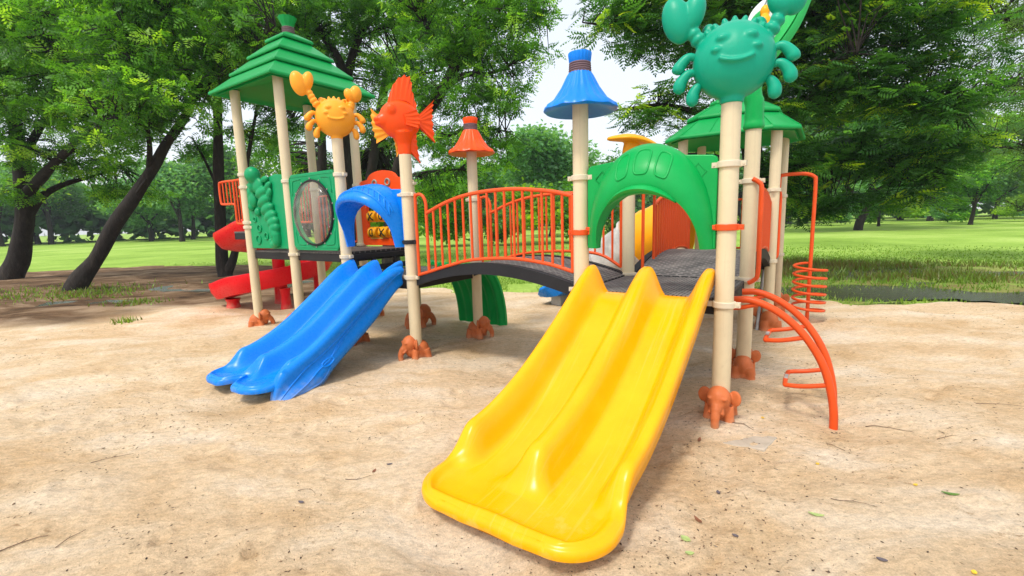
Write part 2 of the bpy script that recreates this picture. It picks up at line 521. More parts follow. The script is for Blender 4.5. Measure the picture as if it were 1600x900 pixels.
# --- double slides
def slide_path(P, k=10):
    return [(p.x, p.z) for p in smooth_path([(a, 0, b) for a, b in P], k)]
def double_slide(name, label, mat, vc0, vc1, half_top, half_bot, path, wall, mid_end, lobes, corner, horn):
    """path: (u, trough height). Lofted cross-sections with two lanes, side walls, a divider and a rolled exit lip."""
    raw = slide_path(path, 14)
    cum = [0]
    for i in range(1, len(raw)):
        cum.append(cum[-1] + math.hypot(raw[i][0] - raw[i - 1][0], raw[i][1] - raw[i - 1][1]))
    st = list(np.linspace(0, cum[-1] - .42, 64)) + list(cum[-1] - np.linspace(.415, .205, 26)) + list(cum[-1] - .2 * (1 - np.sin(np.linspace(0.02, PI / 2, 34))))
    pts = [(float(np.interp(q, cum, [p[0] for p in raw])), float(np.interp(q, cum, [p[1] for p in raw]))) for q in st]
    k = len(pts); NW = 81
    length = [0]
    for i in range(1, k):
        length.append(length[-1] + math.hypot(pts[i][0] - pts[i - 1][0], pts[i][1] - pts[i - 1][1]))
    Lt = length[-1]
    def notch(dm, rem):
        return 0.0 if not lobes or rem > .45 else (1 - rem / .45) ** 1.4 * .17 * math.exp(-(dm / .075) ** 2)
    def ridge(d, flat, width):                                      # rounded crest that runs out smoothly
        x = min(1, max(0, (d - flat) / width))
        return (.5 + .5 * math.cos(PI * x)) ** .85
    rings = []
    for i, (u, z) in enumerate(pts):
        s = length[i] / Lt
        rem = Lt - length[i]                                        # distance to the lip
        vc = vc0 + (vc1 - vc0) * sstep(.1, 1, s)
        half = half_top + (half_bot - half_top) * sstep(0.25, 0.9, s) + .028 * sstep(horn + .02, horn - .14, rem)
        t = 0.0
        if rem < corner:
            t = min(1.0, 1 - rem / corner)
            half -= corner * (1 - math.sqrt(max(0, 1 - t * t)))
        ear = 1 + 0.22 * (1 - sstep(0, 0.07, s))
        hw = wall * ear * (1 - sstep(horn + .09, horn - .13, rem))
        hm = wall * ear * 1.0 * (1 - sstep(mid_end + 0.08, mid_end - 0.14, rem))
        top = []
        for j in range(NW):
            w = -1 + 2 * j / (NW - 1)
            w = math.copysign(abs(w) ** 0.8, w)
            aw = abs(w)
            d_out = (1 - aw) * half                                 # metres in from the rim
            dm = aw * half
            wm = .125 * (1 + .5 * sstep(mid_end + .05, mid_end - .14, rem))
            h = max(hw * ridge(d_out, .024, .13), hm * ridge(dm, .022, wm))
            lane = min(d_out, dm)
            h -= 0.010 * sstep(0.0, 0.2, lane)                      # dished lanes
            dd = min(d_out, rem) if rem < .6 else d_out
            h += .026 * math.exp(-((dd - .028) / .030) ** 2) * (1 - min(1, h / .06)) * sstep(.55, .35, rem)
            top.append((u + notch(dm, rem), vc + w * half, z + h))
        zl, zr = top[0][2], top[-1][2]
        uu0, uu1 = top[0][0], top[-1][0]
        th = 0.045
        drop = max(0.05, min(0.12, hw * 0.75))
        nv = math.sqrt(max(0, 1 - t * t))
        if rem < .4: drop = .052
        low_z = (z - th) if rem < .4 else min(z - th * .6, zr - drop - .02)
        right = [(uu1 - t * q, vc + half + nv * q, zz_) for q, zz_ in ((.012, zr - .004), (.023, zr - .015), (.027, zr - .035), (.024, max(low_z, zr - drop)), (.008, max(low_z, zr - drop - .012)))] + [(uu1, vc + half - .02, low_z)]
        left = [(p[0] - uu1 + uu0, vc - (p[1] - vc), p[2] - zr + zl) for p in right][::-1]
        bot = [(u + notch(abs(1 - 2 * j / 20) * (half - .06), rem), vc + (1 - 2 * j / 20) * (half - .06), z - th) for j in range(21)]
        rings.append(top + right + bot + left)
    for m_, (off, dz) in enumerate(((.012, .004), (.023, .015), (.027, .035), (.024, .052))):   # the lip rolls over in front
        tp_ = [(p[0] - off, p[1], p[2] - dz) for p in top]
        rr_ = [right[q] if q > m_ else tp_[-1] for q in range(6)]
        ll_ = [(p[0] - uu1 + uu0, vc - (p[1] - vc), p[2] - zr + zl) for p in rr_][::-1]
        rings.append(tp_ + rr_ + bot + ll_)
    mb = MB(); mb.loft(rings)
    o = mb.build(name, mat, play, 60)
    tag(o, label)
    return o, pts
ys, ypts = double_slide('slide', 'wide yellow two-lane slide in the foreground', 'yellow', .57, .655, .475, .50,
    [(.03, .905), (-.10, .895), (-.27, .80), (-.62, .565), (-1.00, .325), (-1.30, .190), (-1.55, .132), (-1.78, .112), (-1.995, .106)],
    .17, .37, False, .22, .40)
for vv in (.30, .98):                           # support legs pressed into the sand below the run-out
    mb = MB(); mb.box((-1.62, vv, .01), (.20, .14, .13)); mb.build('support', 'yellow', ys, 30, .02)
bs, bpts = double_slide('slide', 'blue two-lane slide with embossed side fin', 'blue', B0 + .63, B0 + .655, .435, .44,
    [(.03, .905), (-.10, .895), (-.25, .81), (-.55, .585), (-.92, .325), (-1.20, .190), (-1.40, .145), (-1.56, .132), (-1.72, .130)],
    .15, .26, True, .20, .30)
# embossed fin that hangs from the right rim down to the sand
mb = MB()
rings = []
n = 34
up_ = [(.0, 1.035), (-.12, 1.02), (-.28, .955), (-.54, .80), (-.94, .52), (-1.20, .36), (-1.36, .285), (-1.46, .235), (-1.535, .13), (-1.57, -.01)]
lo_ = [(-.02, .82), (-.10, .775), (-.24, .66), (-.42, .495), (-.68, .31), (-.85, .195), (-.99, .10), (-1.12, .00), (-1.34, -.012), (-1.555, -.03)]
ups = smooth_path([(a_, 0, b_) for a_, b_ in up_], 8); los = smooth_path([(a_, 0, b_) for a_, b_ in lo_], 8)
for i in range(n):
    t = i / (n - 1)
    A = ups[round(t * (len(ups) - 1))]; Bq = los[round(t * (len(los) - 1))]
    sec = []
    for j in range(11):
        f = j / 10
        q = A + (Bq - A) * f
        v = B0 + .165 - .035 * math.sin(PI * f) ** .8 - .020 * math.sin(f * PI * 2.6 + t * 2.0) * sstep(0, .2, f) - .07 * f * sstep(.45, 1, t)
        sec.append((q.x, v, q.z))
    back = [(p[0], p[1] + .045, p[2] - .004) for p in sec[::-1]]
    rings.append(sec + back)
mb.loft(rings)
fin = mb.build('side_fin', 'blue', bs, 60)
def fsp(s_, f):
    x = s_ * (n - 1); i0 = min(n - 2, int(x)); g = x - i0
    y = f * 10; j0 = min(9, int(y)); h = y - j0
    at = lambda ii, jj: Vector(rings[ii][jj])
    return (at(i0, j0) * (1 - h) + at(i0, j0 + 1) * h) * (1 - g) + (at(i0 + 1, j0) * (1 - h) + at(i0 + 1, j0 + 1) * h) * g + Vector((0, -.001, 0))
for (a, b, f0, f1) in ((.06, .60, .30, .62), (.30, .97, .35, .42), (.45, .97, .55, .72), (.62, .95, .80, .90)):
    mb = MB()
    pl = [fsp(a + (b - a) * i / 15, f0 + (f1 - f0) * i / 15 + .04 * math.sin(i * .5)) for i in range(16)]
    mb.tube(smooth_path(pl, 2), .008, 7); mb.build('wave_ridge', 'blue', bs, 60)
mb = MB()                                       # moulded hand hole
mb.tube([fsp(.60 + .035 * math.cos(q), .66 + .09 * math.sin(q)) for q in np.linspace(0, 2 * PI, 22, endpoint=False)], .010, 8, closed=True)
mb.build('hand_hole_rim', 'blue', bs, 60)

# --- moulded entry hoods over the slides
def hood(name, label, mat, v0, v1, zb, zs, zt, zin, depth, leg, brim, ei=.95, eo=.80):
    """Plate between two posts with an arch cut out and a bulging cowl round the arch."""
    vm = (v0 + v1) / 2; hw = (v1 - v0) / 2
    K = 33
    def inner(t):          # left foot -> right foot
        a = PI * t
        c = math.cos(a); s = math.sin(a)
        e = 1.25
        return (vm + (hw - leg) * c, zb + (zin - zb) * s ** ei)
    def outer(t):
        a = PI * t
        c = math.cos(a); s = math.sin(a)
        return (vm + (hw - .012) * c, zb + (zt - zb) * s ** eo)
    I = [inner(i / (K - 1)) for i in range(K)]
    Oc = [outer(i / (K - 1)) for i in range(K)]
    # flat plate with squared shoulders
    poly = [(v1, zb)] + [(v1, zs - .04), (v1 - .012, zs - .012), (v1 - .04, zs)] 
    crown = [p for p in Oc if p[1] > zs]
    poly += crown + [(v0 + .04, zs), (v0 + .012, zs - .012), (v0, zs - .04), (v0, zb)] + I[::-1]
    mb = MB()
    mb.prism(poly, lambda a, b, t: (t, a, b), -.02, .025)
    plate = mb.build(name, mat, play, 40, .008)
    tag(plate, label)
    mb = MB(); rings = []
    NR = 13
    for i in range(K):
        t = i / (K - 1)
        s = math.sin(PI * t)
        dep = depth * (.18 + .82 * s ** .8)
        ring = []
        for j in range(NR):
            r = j / (NR - 1)
            a = Vector(Oc[i]); b = Vector(I[i])
            q = a + (b - a) * r
            out = dep * math.sin(PI * .5 * min(1, r * 1.25)) ** .8
            if r > .85:
                out -= dep * .05 * ((r - .85) / .15) ** 2
            ring.append((-.018 - out, q.x, q.y))
        bk = [( -.012 - max(0, -.018 - p[0] - .018 + .0) * .9, p[1], p[2] + (0.012 if jj == 0 else 0)) for jj, p in enumerate(ring[::-1])]
        lipo = [(ring[-1][0] + .03, I[i][0], I[i][1] - .0), (.0, I[i][0], I[i][1])]
        rings.append(ring + lipo + [(0.0, Oc[i][0], Oc[i][1])])
    mb.loft(rings)
    cowl = mb.build('cowl', mat, plate, 60)
    mb = MB()
    if brim:
        rr = []
        for i in range(9, K - 9):
            t = i / (K - 1); w = math.sin(PI * (i - 9) / (K - 19))
            c = (-.018 - depth * (.18 + .82 * math.sin(PI * t) ** .8), I[i][0], I[i][1])
            rr.append([(c[0] + .02 - (.03 + .085 * w) * math.cos(a) , c[1], c[2] - .004 + (.012 + .022 * w) * math.sin(a)) for a in np.linspace(0, 2 * PI, 12, endpoint=False)])
        mb.loft(rr)
        mb.build('brim', mat, plate, 60)
        mb = MB()
        for (t0, t1) in ((.36, .43), (.465, .545), (.58, .65)):
            loop = []
            def sp(t, r):
                x = t * (K - 1); i0 = int(x); g = x - i0
                y = r * (NR - 1); j0 = min(NR - 2, int(y)); h = y - j0
                A = lambda ii, jj: Vector(rings[ii][jj])
                return (A(i0, j0) * (1 - h) + A(i0, j0 + 1) * h) * (1 - g) + (A(i0 + 1, j0) * (1 - h) + A(i0 + 1, j0 + 1) * h) * g
            for q in np.linspace(0, 2 * PI, 28, endpoint=False):
                c, s_ = math.cos(q), math.sin(q)
                a = math.copysign(abs(c) ** .5, c); b = math.copysign(abs(s_) ** .6, s_)
                loop.append(sp((t0 + t1) / 2 + (t1 - t0) / 2 * a, .42 + .27 * b))
            mb = MB(); mb.tube(loop, .008, 8, closed=True); mb.build('relief_line', mat, plate, 60)
        for vv in (v0 + .13, v1 - .13):
            d = [( -.022, vv + .055, zs - .11), (-.022, vv, zs - .05), (-.022, vv - .055, zs - .11), (-.022, vv, zs - .17)]
            mb = MB(); mb.tube(d, .006, 6, closed=True); mb.build('relief_line', mat, plate, 60)
    return plate, rings, I, Oc
gh = hood('entry_hood', 'green entry hood with brim above the yellow slide', 'green', PR + .004, S - PR - .004, 1.255, 1.915, 2.04, 1.70, .20, .10, True)
bh, brings, bI, bO = hood('entry_hood', 'blue wave-shaped entry hood above the blue slide', 'blue', B0 + PR + .004, B1 - PR - .004, 1.245, 1.87, 1.955, 1.75, .34, .09, False, .48, .45)
mb = MB()                                       # scaled wave relief on the blue hood
def bsp(t, r):
    x = t * 32; i0 = min(31, int(x)); g = x - i0
    y = r * 12; j0 = min(11, int(y)); h = y - j0
    A = lambda ii, jj: Vector(brings[ii][jj])
    return (A(i0, j0) * (1 - h) + A(i0, j0 + 1) * h) * (1 - g) + (A(i0 + 1, j0) * (1 - h) + A(i0 + 1, j0 + 1) * h) * g
for r0 in (.2, .42):
    mb.tube([bsp(t, r0 + .12 * (t > .5) * (t - .5)) for t in np.linspace(.12, .9, 40)], .013, 8)
for i in range(13):
    t = .14 + i * .058
    mb.tube([bsp(t + .018 * k, .2 + .22 * k / 4) for k in range(5)], .011, 8)
mb.build('relief_line', 'blue', bh, 60)
for (vv, mt) in ((PR + .01, 'rail'), (S - PR - .01, 'rail')):
    mb = MB(); mb.box((-.005, vv, 1.41), (.05, .07, .035)); mb.build('bracket', mt, gh[0], 30, .006)
mb = MB(); mb.box((-.01, B0 + PR + .02, 1.30), (.05, .10, .03)); mb.build('bracket', 'black', bh, 30, .006)
mb = MB(); mb.box((-.01, B0 + PR + .02, 1.806), (.035, .10, .03)); mb.build('bracket', 'cream', bh, 30, .006)

# --- arched bridges
def bridge(along, a0, a1, rise, railsets):
    """along 'v' or 'u'; a0..a1 the span; deck crosses 0..S in the other axis."""
    def P(a, c, z): return (c, a, z) if along == 'v' else (a, c, z)
    def zt(a):
        f = (a - a0) / (a1 - a0)
        return ZC + rise * math.sin(PI * f) ** .85
    mb = MB(); rings = []
    aa = np.linspace(a0 + .01, a1 - .01, 25)
    for a in aa:
        z = zt(a)
        rings.append([P(a, .075, z), P(a, S - .075, z), P(a, S - .075, z - .02), P(a, .075, z - .02)])
    mb.loft(rings)
    o = mb.build('bridge', 'deck', play, 50); uv_top(o, (0, 1) if along == 'v' else (1, 0))
    tag(o, 'arched walkway between the blue slide and the yellow slide' if along == 'v' else 'arched slotted walkway behind the yellow slide')
    for c in (.035, S - .035):
        mb = MB(); rings = []
        for a in aa:
            z = zt(a)
            rings.append([P(a, c - .036, z + .012), P(a, c + .036, z + .012), P(a, c + .036, z - .10), P(a, c - .036, z - .10)])
        mb.loft(rings); mb.build('side_beam', 'black', o, 50)
    return o, zt, P
_bal = MB(); _bal.tube([(0, 0, 0), (0, 0, 1)], 1.0, 8); _balm = _bal.mesh('baluster'); _balm.materials.append(M['rail'])
def baluster(parent, p, z0, z1, r=.0125):
    o = link('baluster', _balm, None, parent, 40)
    o.location = (p[0], p[1], z0); o.scale = (r, r, z1 - z0)
    return o
def railing(parent, P, c, top, bot, first, label=None, extra=None, step=.098):
    """top / bot: lists of (a, z) control points; first: the looped end next to the post."""
    tp = smooth_path([P(a, c, z) for a, z in top], 8)
    bt = smooth_path([P(a, c, z) for a, z in bot], 8)
    mb = MB(); mb.tube(tp, .019, 10); mb.tube(bt, .017, 10)
    a_in = top[0][0]
    sg = 1 if first[0] > a_in else -1
    f = first[0]
    e = top[-1]
    mb.tube(smooth_path([P(f, c, bot[0][1] - .01), P(f, c, 1.2), P(f, c, first[1] - .06), P(f - sg * .02, c, first[1] - .012), P(f - sg * .07, c, first[1]), P(a_in + sg * .03, c, first[1] - .03), P(a_in, c, first[1] - .10), P(a_in, c, top[0][1] - .02), P(a_in, c, 1.15), P(a_in, c, np.interp(a_in, *zip(*sorted(bot))))], 4), .017, 10)
    mb.tube([P(e[0], c, bot[-1][1] - .005), P(e[0], c, e[1] + .005)], .02, 10)
    o = mb.build('railing', 'rail', parent, 60)
    if label: tag(o, label)
    lo, hi = sorted((top[0][0], e[0]))
    idx = 0 if abs(P(1, 0, 0)[0]) > .5 else 1
    A = lambda q: q[idx]
    ta = sorted([(A(q), q[2]) for q in tp]); ba = sorted([(A(q), q[2]) for q in bt])
    nb = int((hi - lo) / step)
    for i in range(1, nb):
        a = lo + (hi - lo) * i / nb
        q = P(a, c, 0)
        baluster(o, q, np.interp(a, *zip(*ba)), np.interp(a, *zip(*ta)))
    return o
br1, zt1, P1f = bridge('v', S, B0, .185, None)
railing(play, P1f, 0.0, [(2.90, 1.60), (2.59, 1.706), (2.26, 1.768), (1.82, 1.782), (1.42, 1.74), (1.20, 1.69)],
        [(3.06, .945), (2.90, .985), (2.60, 1.065), (2.29, 1.128), (1.83, 1.149), (1.45, 1.11), (1.20, 1.05)], (3.05, 1.80), 'front orange-red railing of the bridge between the two slides')
railing(play, P1f, S, [(2.90, 1.60), (2.59, 1.706), (2.26, 1.768), (1.82, 1.782), (1.42, 1.74), (1.20, 1.69)],
        [(3.06, .945), (2.90, .985), (2.60, 1.065), (2.29, 1.118), (1.83, 1.139), (1.45, 1.11), (1.20, .98)], (3.05, 1.80), 'rear orange-red railing of the bridge between the two slides')
br2, zt2, P2f = bridge('u', S, D0, .20, None)
for c in (0.03, 1.0):
    railing(play, P2f, c, [(1.58, 1.62), (1.80, 1.70), (2.1, 1.755), (2.50, 1.76), (2.9, 1.70), (3.13, 1.64)],
        [(1.21, .92), (1.58, .90), (1.80, .965), (2.1, 1.045), (2.5, 1.10), (2.9, 1.085), (3.13, 1.03)], (1.21, 1.78), 'orange-red railing of the rear walkway, %s side' % ('right' if c < .5 else 'left'), step=.082)

# --- panels of the roofed tower
def ring_panel(name, label, mat, v0, v1, z0, z1, hc, hr, th):
    mb = MB(); K = 48
    def outl(a):
        c, s = math.cos(a), math.sin(a)
        m = max(abs(c) / ((v1 - v0) / 2), abs(s) / ((z1 - z0) / 2))
        return ((v0 + v1) / 2 + c / m, (z0 + z1) / 2 + s / m)
    def hole(a, r=1.0): return (hc[0] + hr[0] * r * math.cos(a), hc[1] + hr[1] * r * math.sin(a))
    rings = []
    for i in range(K):
        a = 2 * PI * (i + .5) / K
        o_, h_ = outl(a), hole(a)
        h2 = hole(a, 1.10)
        rings.append([(-th / 2, *o_), (-th / 2, *h2), (-th / 2 + .012, *h_), (th / 2, *h_), (th / 2, *o_)])
    mb.loft(rings, cap=False, wrap=True)
    o = mb.build(name, mat, play, 35, .006)
    tag(o, label)
    return o
v0, v1 = B1 + PR + .005, B2 - PR - .005
bp_ = ring_panel('window_panel', 'green panel with round clear bubble window', 'sea_green', v0, v1, 1.19, 2.17, ((v0 + v1) / 2, 1.665), (.40, .40), .06)
M_b = MB(); rings = []
vm = (v0 + v1) / 2
for i in range(12):
    f = i / 11
    r = .395 * math.cos(f * PI / 2 * .985)
    rings.append([(-.035 - .13 * math.sin(f * PI / 2), vm + r * math.cos(a), 1.665 + r * math.sin(a)) for a in np.linspace(0, 2 * PI, 40, endpoint=False)])
M_b.loft(rings, cap=False)
M_b.build('bubble_window', M['bubble'], bp_, 180)
mb = MB()
mb.tube([(-.036, vm + .405 * math.cos(a), 1.665 + .405 * math.sin(a)) for a in np.linspace(0, 2 * PI, 48, endpoint=False)], .014, 6, closed=True)
mb.build('window_gasket', 'black', bp_, 180)
mb = MB()
for a in np.linspace(.2, 2 * PI + .2, 14, endpoint=False):
    mb.ell((-.034, vm + .432 * math.cos(a), 1.665 + .432 * math.sin(a)), (.008, .011, .011), nu=8, nv=6)
mb.build('bolt', 'bolt', bp_, 180)
mb = MB()
for sv in (-1, 1):
    for sz in (-1, 1):
        c = (vm + sv * .42, 1.68 + sz * .42)
        mb.tube(smooth_path([(-.032, c[0], c[1] - sz * .20), (-.032, c[0] - sv * .02, c[1] - sz * .04), (-.032, c[0] - sv * .05, c[1] - sz * .01), (-.032, c[0] - sv * .20, c[1])], 4), .007, 6)
mb.tube([(-.031, v1 - .03, 1.225), (-.031, v1 - .03, 2.135), (-.031, v0 + .03, 2.135), (-.031, v0 + .03, 1.225)], .005, 6, closed=True)
mb.build('relief_line', 'sea_green', bp_, 180)

# seahorse panel
v0, v1 = B2 + PR + .005, B3 - PR - .005
mb = MB()
poly = [(v0, 1.20), (v0, 2.16), (v0 + .05, 2.20), (v0 + .22, 2.215), (v0 + .40, 2.18), (v1 - .12, 2.17), (v1, 2.12), (v1, 1.20)]
mb.prism(poly, lambda a, b, t: (t, a, b), -.02, .025)
sp_ = mb.build('relief_panel', 'sea_green', play, 30, .012, 3)
tag(sp_, 'green panel with raised seahorse and bubbles')
vm = (v0 + v1) / 2
mb = MB()
x0 = -.045
mb.ell((x0 - .03, vm + .17, 2.235), (.10, .12, .115))            # head
mb.ell((x0 - .01, vm + .20, 2.10), (.07, .07, .12), rotx(.3))    # snout
mb.ell((x0, vm + .10, 2.08), (.06, .12, .12))
for i, (dv, z, r) in enumerate([(.02, 1.98, .15), (-.02, 1.86, .165), (-.08, 1.75, .155), (-.14, 1.65, .14), (-.19, 1.565, .125), (-.22, 1.485, .105)]):
    mb.ell((x0 + .005, vm + dv, z), (.075, r, .075), rotx(-.35))
mb.tube(smooth_path([(x0, vm - .20, 1.46), (x0, vm - .25, 1.36), (x0, vm - .22, 1.27), (x0, vm - .12, 1.27), (x0, vm - .10, 1.34)], 5), [.075] * 5 + [.065] * 5 + [.05] * 5 + [.038] * 6, 10)
for (dv, z, a) in ((-.08, 2.16, .2), (-.15, 2.07, .5), (-.16, 1.96, .9)):
    mb.ell((x0, vm + dv, z), (.035, .085, .045), rotx(-a))
for (dv, z, r) in ((.34, 2.00, .07), (.30, 1.90, .10), (.36, 1.80, .06), (.20, 1.72, .06)):
    mb.ell((x0 + .01, vm + dv, z), (.045, r, r * 1.1))
link('seahorse_relief', fused(mb, .011, 4, 'seahorse_relief'), 'sea_green', sp_, 180)
mb = MB()
for (dv, z, r) in ((.33, 1.62, .035), (.23, 1.49, .05), (.28, 1.33, .06), (.06, 1.38, .045)):
    mb.tube([(-.026, vm + dv + r * math.cos(a), z + r * math.sin(a)) for a in np.linspace(0, 2 * PI, 20, endpoint=False)], .011, 7, closed=True)
mb.build('bubble_ring', 'sea_green', sp_, 180)

# noughts-and-crosses panel at the back
v0, v1 = B1 + PR + .005, B2 - PR - .005
vm = (v0 + v1) / 2
K = 40
poly_o = []
outer_pts = [(v0, 1.19)] + [(v0, 2.12), (v0 + .06, 2.15), (v0 + .18, 2.16)] + [(vm - .30 * math.cos(a), 2.16 + .115 * math.sin(a)) for a in np.linspace(.25, PI - .25, 14)] + [(v1 - .18, 2.16), (v1 - .06, 2.15), (v1, 2.12), (v1, 1.19)]
hz0, hz1, hv0, hv1 = 1.29, 1.96, vm - .37, vm + .37
mb = MB()
mb.prism(outer_pts[1:-1] + [(v1, hz1), (v0, hz1)], lambda a, b, t: (S + t, a, b), -.025, .025)
mb.prism([(v0, 1.19), (v0, hz0), (v1, hz0), (v1, 1.19)], lambda a, b, t: (S + t, a, b), -.025, .025)
mb.prism([(v0, hz0), (v0, hz1), (hv0, hz1), (hv0, hz0)], lambda a, b, t: (S + t, a, b), -.025, .025)
mb.prism([(hv1, hz0), (hv1, hz1), (v1, hz1), (v1, hz0)], lambda a, b, t: (S + t, a, b), -.025, .025)
tp_ = mb.build('game_panel', 'orange_red', play, 30)
tag(tp_, 'orange-red panel with yellow X and O rollers')
rol = MB(); rol.lathe([(.075, -.088), (.085, -.078), (.085, .078), (.075, .088)], 24)
rolm = rol.mesh('roller'); rolm.materials.append(M['amber'])
pat = ['OXO', 'XOX', 'OXO']
for r in range(3):
    z = hz0 + .09 + r * .238
    mb = MB(); mb.tube([(S, hv0, z), (S, hv1, z)], .010, 8); mb.build('axle', 'bolt', tp_, 60)
    for c in range(3):
        vv = vm + (c - 1) * .235
        o = link('roller', rolm, None, tp_, 40); o.location = (S, vv, z); o.rotation_euler = (PI / 2, 0, 0)
        mb = MB()
        if pat[r][c] == 'X':
            for s in (-1, 1):
                mb.tube([(S - math.sqrt(.087 ** 2 - (t * .055) ** 2), vv + s * t * .05, z + t * .055) for t in np.linspace(-1, 1, 7)], .010, 6)
        else:
            mb.tube([(S - math.sqrt(.087 ** 2 - (.052 * math.sin(a)) ** 2), vv + .033 * math.cos(a), z + .052 * math.sin(a)) for a in np.linspace(0, 2 * PI, 20, endpoint=False)], .008, 6, closed=True)
        mb.build('painted_mark', 'mark', tp_, 180)
mb = MB()
for vv in (vm - .14, vm + .14):
    mb.tube([(S - .03, vv + .045 * math.cos(a), 2.10 + .045 * math.sin(a)) for a in np.linspace(0, 2 * PI, 20, endpoint=False)], .014, 8, closed=True)
mb.build('porthole_ring', 'bolt', tp_, 180)

# plain barred guards
def guard(v0, v1, u0, u1, z0, z1, n, label=None):
    mb = MB()
    A = Vector((u0, v0, 0)); Bv = Vector((u1, v1, 0))
    q = lambda t, z: tuple(A + (Bv - A) * t + Vector((0, 0, z)))
    mb.tube(smooth_path([q(0, z0 + .05), q(.012, z0 + .01), q(.05, z0), q(.5, z0), q(.95, z0), q(.988, z0 + .01), q(1, z0 + .05), q(1, (z0 + z1) / 2), q(1, z1 - .06), q(.985, z1 - .012), q(.94, z1), q(.5, z1), q(.06, z1), q(.015, z1 - .012), q(0, z1 - .06), q(0, (z0 + z1) / 2), q(0, z0 + .05)], 3), .017, 9)
    o = mb.build('railing', 'rail', play, 60)
    if label: tag(o, label)
    for i in range(1, n):
        baluster(o, q(i / n, 0), z0, z1, .0115)
    return o
guard(B2 + .1, B3 - .1, S, S, 1.24, 1.98, 9, 'barred guard at the back of the roofed tower')
guard(.1, S - .1, D1, D1, .98, 1.72, 9, 'barred guard behind the hut tower')
for uu in (.045, S - .045):
    # cantilevered guard by the red slide
    mb = MB()
    pts = [(uu, B3 + .08, 1.57), (uu, B3 + .36, 1.57), (uu, B3 + .43, 1.60), (uu, B3 + .43, 1.80), (uu, B3 + .47, 1.87), (uu, B3 + .80, 1.88), (uu, B3 + .87, 1.92), (uu, B3 + .87, 2.17), (uu, B3 + .80, 2.22), (uu, B3 + .4, 2.22), (uu, B3 + .08, 2.22)]
    mb.tube(smooth_path(pts, 4), .018, 9)
    mb.tube([(uu, B3 + .08, 1.57), (uu, B3 + .08, 2.22)], .018, 9)
    mb.tube([(uu, B3 + .43, 1.84), (uu, B3 + .43, 2.22)], .016, 9)
    o = mb.build('slide_guard', 'rail', play, 60)
    for i in range(1, 4): baluster(o, (uu, B3 + .08 + .0875 * i, 0), 1.57, 2.22, .0115)
    for i in range(1, 4): baluster(o, (uu, B3 + .43 + .11 * i, 0), 1.88, 2.22, .0115)

# --- pyramid roof and hut roof
def tier_roof(cu, cv, tiers, chamfer, mat, apex, label, grooves):
    root = None
    def outline(h, ch):
        if ch <= 0:
            return [(h, h), (-h, h), (-h, -h), (h, -h)]
        c = h * ch
        return [(h, h - c), (h - c, h), (c - h, h), (-h, h - c), (-h, c - h), (c - h, -h), (h - c, -h), (h, c - h)]
    for i, (h, z, h2, z2) in enumerate(tiers):
        mb = MB()
        prof = [(h - .08, z + .03), (h - .018, z - .012), (h - .004, z - .008), (h, z + .012), (h - .006, z + .034), (h - .035, z + .052), (h2 + .01, z2)]
        if i == 0:
            prof = [(h2 * .3, z + .20), (h - .13, z + .03), (h - .075, z - .018)] + prof
        rings = [[(cu + x, cv + y, zz) for x, y in outline(hh, chamfer)] for hh, zz in prof]
        mb.loft(rings)
        o = mb.build('roof' if i == 0 else 'roof_tier', mat, play if root is None else root, 25, .012, 3)
        if root is None:
            root = tag(o, label)
        if grooves:
            mb = MB()
            ring = outline(1.0, chamfer)
            for j in range(len(ring)):
                a, b = Vector(ring[j]), Vector(ring[(j + 1) % len(ring)])
                for t in ((.0, .33, .67) if (b - a).length > .8 else (0.0,)):
                    q = a + (b - a) * t
                    mb.tube([(cu + q.x * (h - .01), cv + q.y * (h - .01), z + .035), (cu + q.x * (h2 + .01), cv + q.y * (h2 + .01), z2 + .002)], .006, 5)
            mb.build('roof_rib', mat, root, 60)
    if apex:
        z = tiers[-1][3]
        mb = MB()
        for k in range(4):
            mb.lathe([(.075 + .012 * math.cos(a), z + .02 + k * .022 + .012 * math.sin(a)) for a in np.linspace(0, 2 * PI, 9)], 24, (cu, cv, 0), cap=False)
        mb.build('rope_wrap', 'rope', root, 180)
        mb = MB()
        rp = lambda i, a, r, zz: (r * (1 + (.05 * math.cos(10 * a) if i > 2 else 0)), zz)
        mb.lathe([(.075, z - .03), (.068, z + .05), (.07, z + .10), (.085, z + .14), (.118, z + .215), (.122, z + .23), (.06, z + .235)], 40, (cu, cv, 0), rp)
        mb.build('finial', mat, root, 50)
    return root
tier_roof(S / 2, B2 + S / 2, [(.81, 3.385, .48, 3.70), (.60, 3.635, .30, 3.93), (.42, 3.870, .13, 4.15), (.235, 4.105, .085, 4.22)], 0, 'roof_green', True, 'green stepped pyramid roof with tied finial', False)
tier_roof(D0 + S / 2, S / 2, [(.82, 2.51, .46, 2.83), (.57, 2.78, .22, 3.03), (.31, 2.99, .10, 3.13)], .34, 'roof_green', False, 'green octagonal three-step hut roof behind the crab post', True)

# --- straw-hat post toppers
def hat(pst, h, mat, label, sc=1.0):
    mb = MB()
    def rp(i, a, r, z):
        k = (0, .004, .006, .014, .030, .030, .028, .02, .01, .03, .03, .03, 0)[i]
        w = math.cos(20 * a) * k
        return r * (1 + w), z + (.004 * math.cos(10 * a) if i in (2, 3) else 0)
    prof = [(.05, .055), (.275, -.015), (.297, .0), (.285, .028), (.215, .075), (.15, .17), (.105, .26), (.078, .30), (.072, .345), (.085, .37), (.092, .425), (.088, .435), (.03, .43)]
    mb.lathe([(r * sc, z * sc) for r, z in prof], 108, (0, 0, 0), rp)
    o = mb.build('straw_hat', mat, pst, 60)
    o.location = (0, 0, h)
    tag(o, label)
    mb = MB()
    for k in range(5):
        mb.lathe([((.083 - .001 * k + .009 * math.cos(a)) * sc, (.285 + k * .0165 + .009 * math.sin(a)) * sc) for a in np.linspace(0, 2 * PI, 9)], 28, cap=False)
    r_ = mb.build('rope_wrap', 'rope', pst, 180)
    r_.location = (0, 0, h)
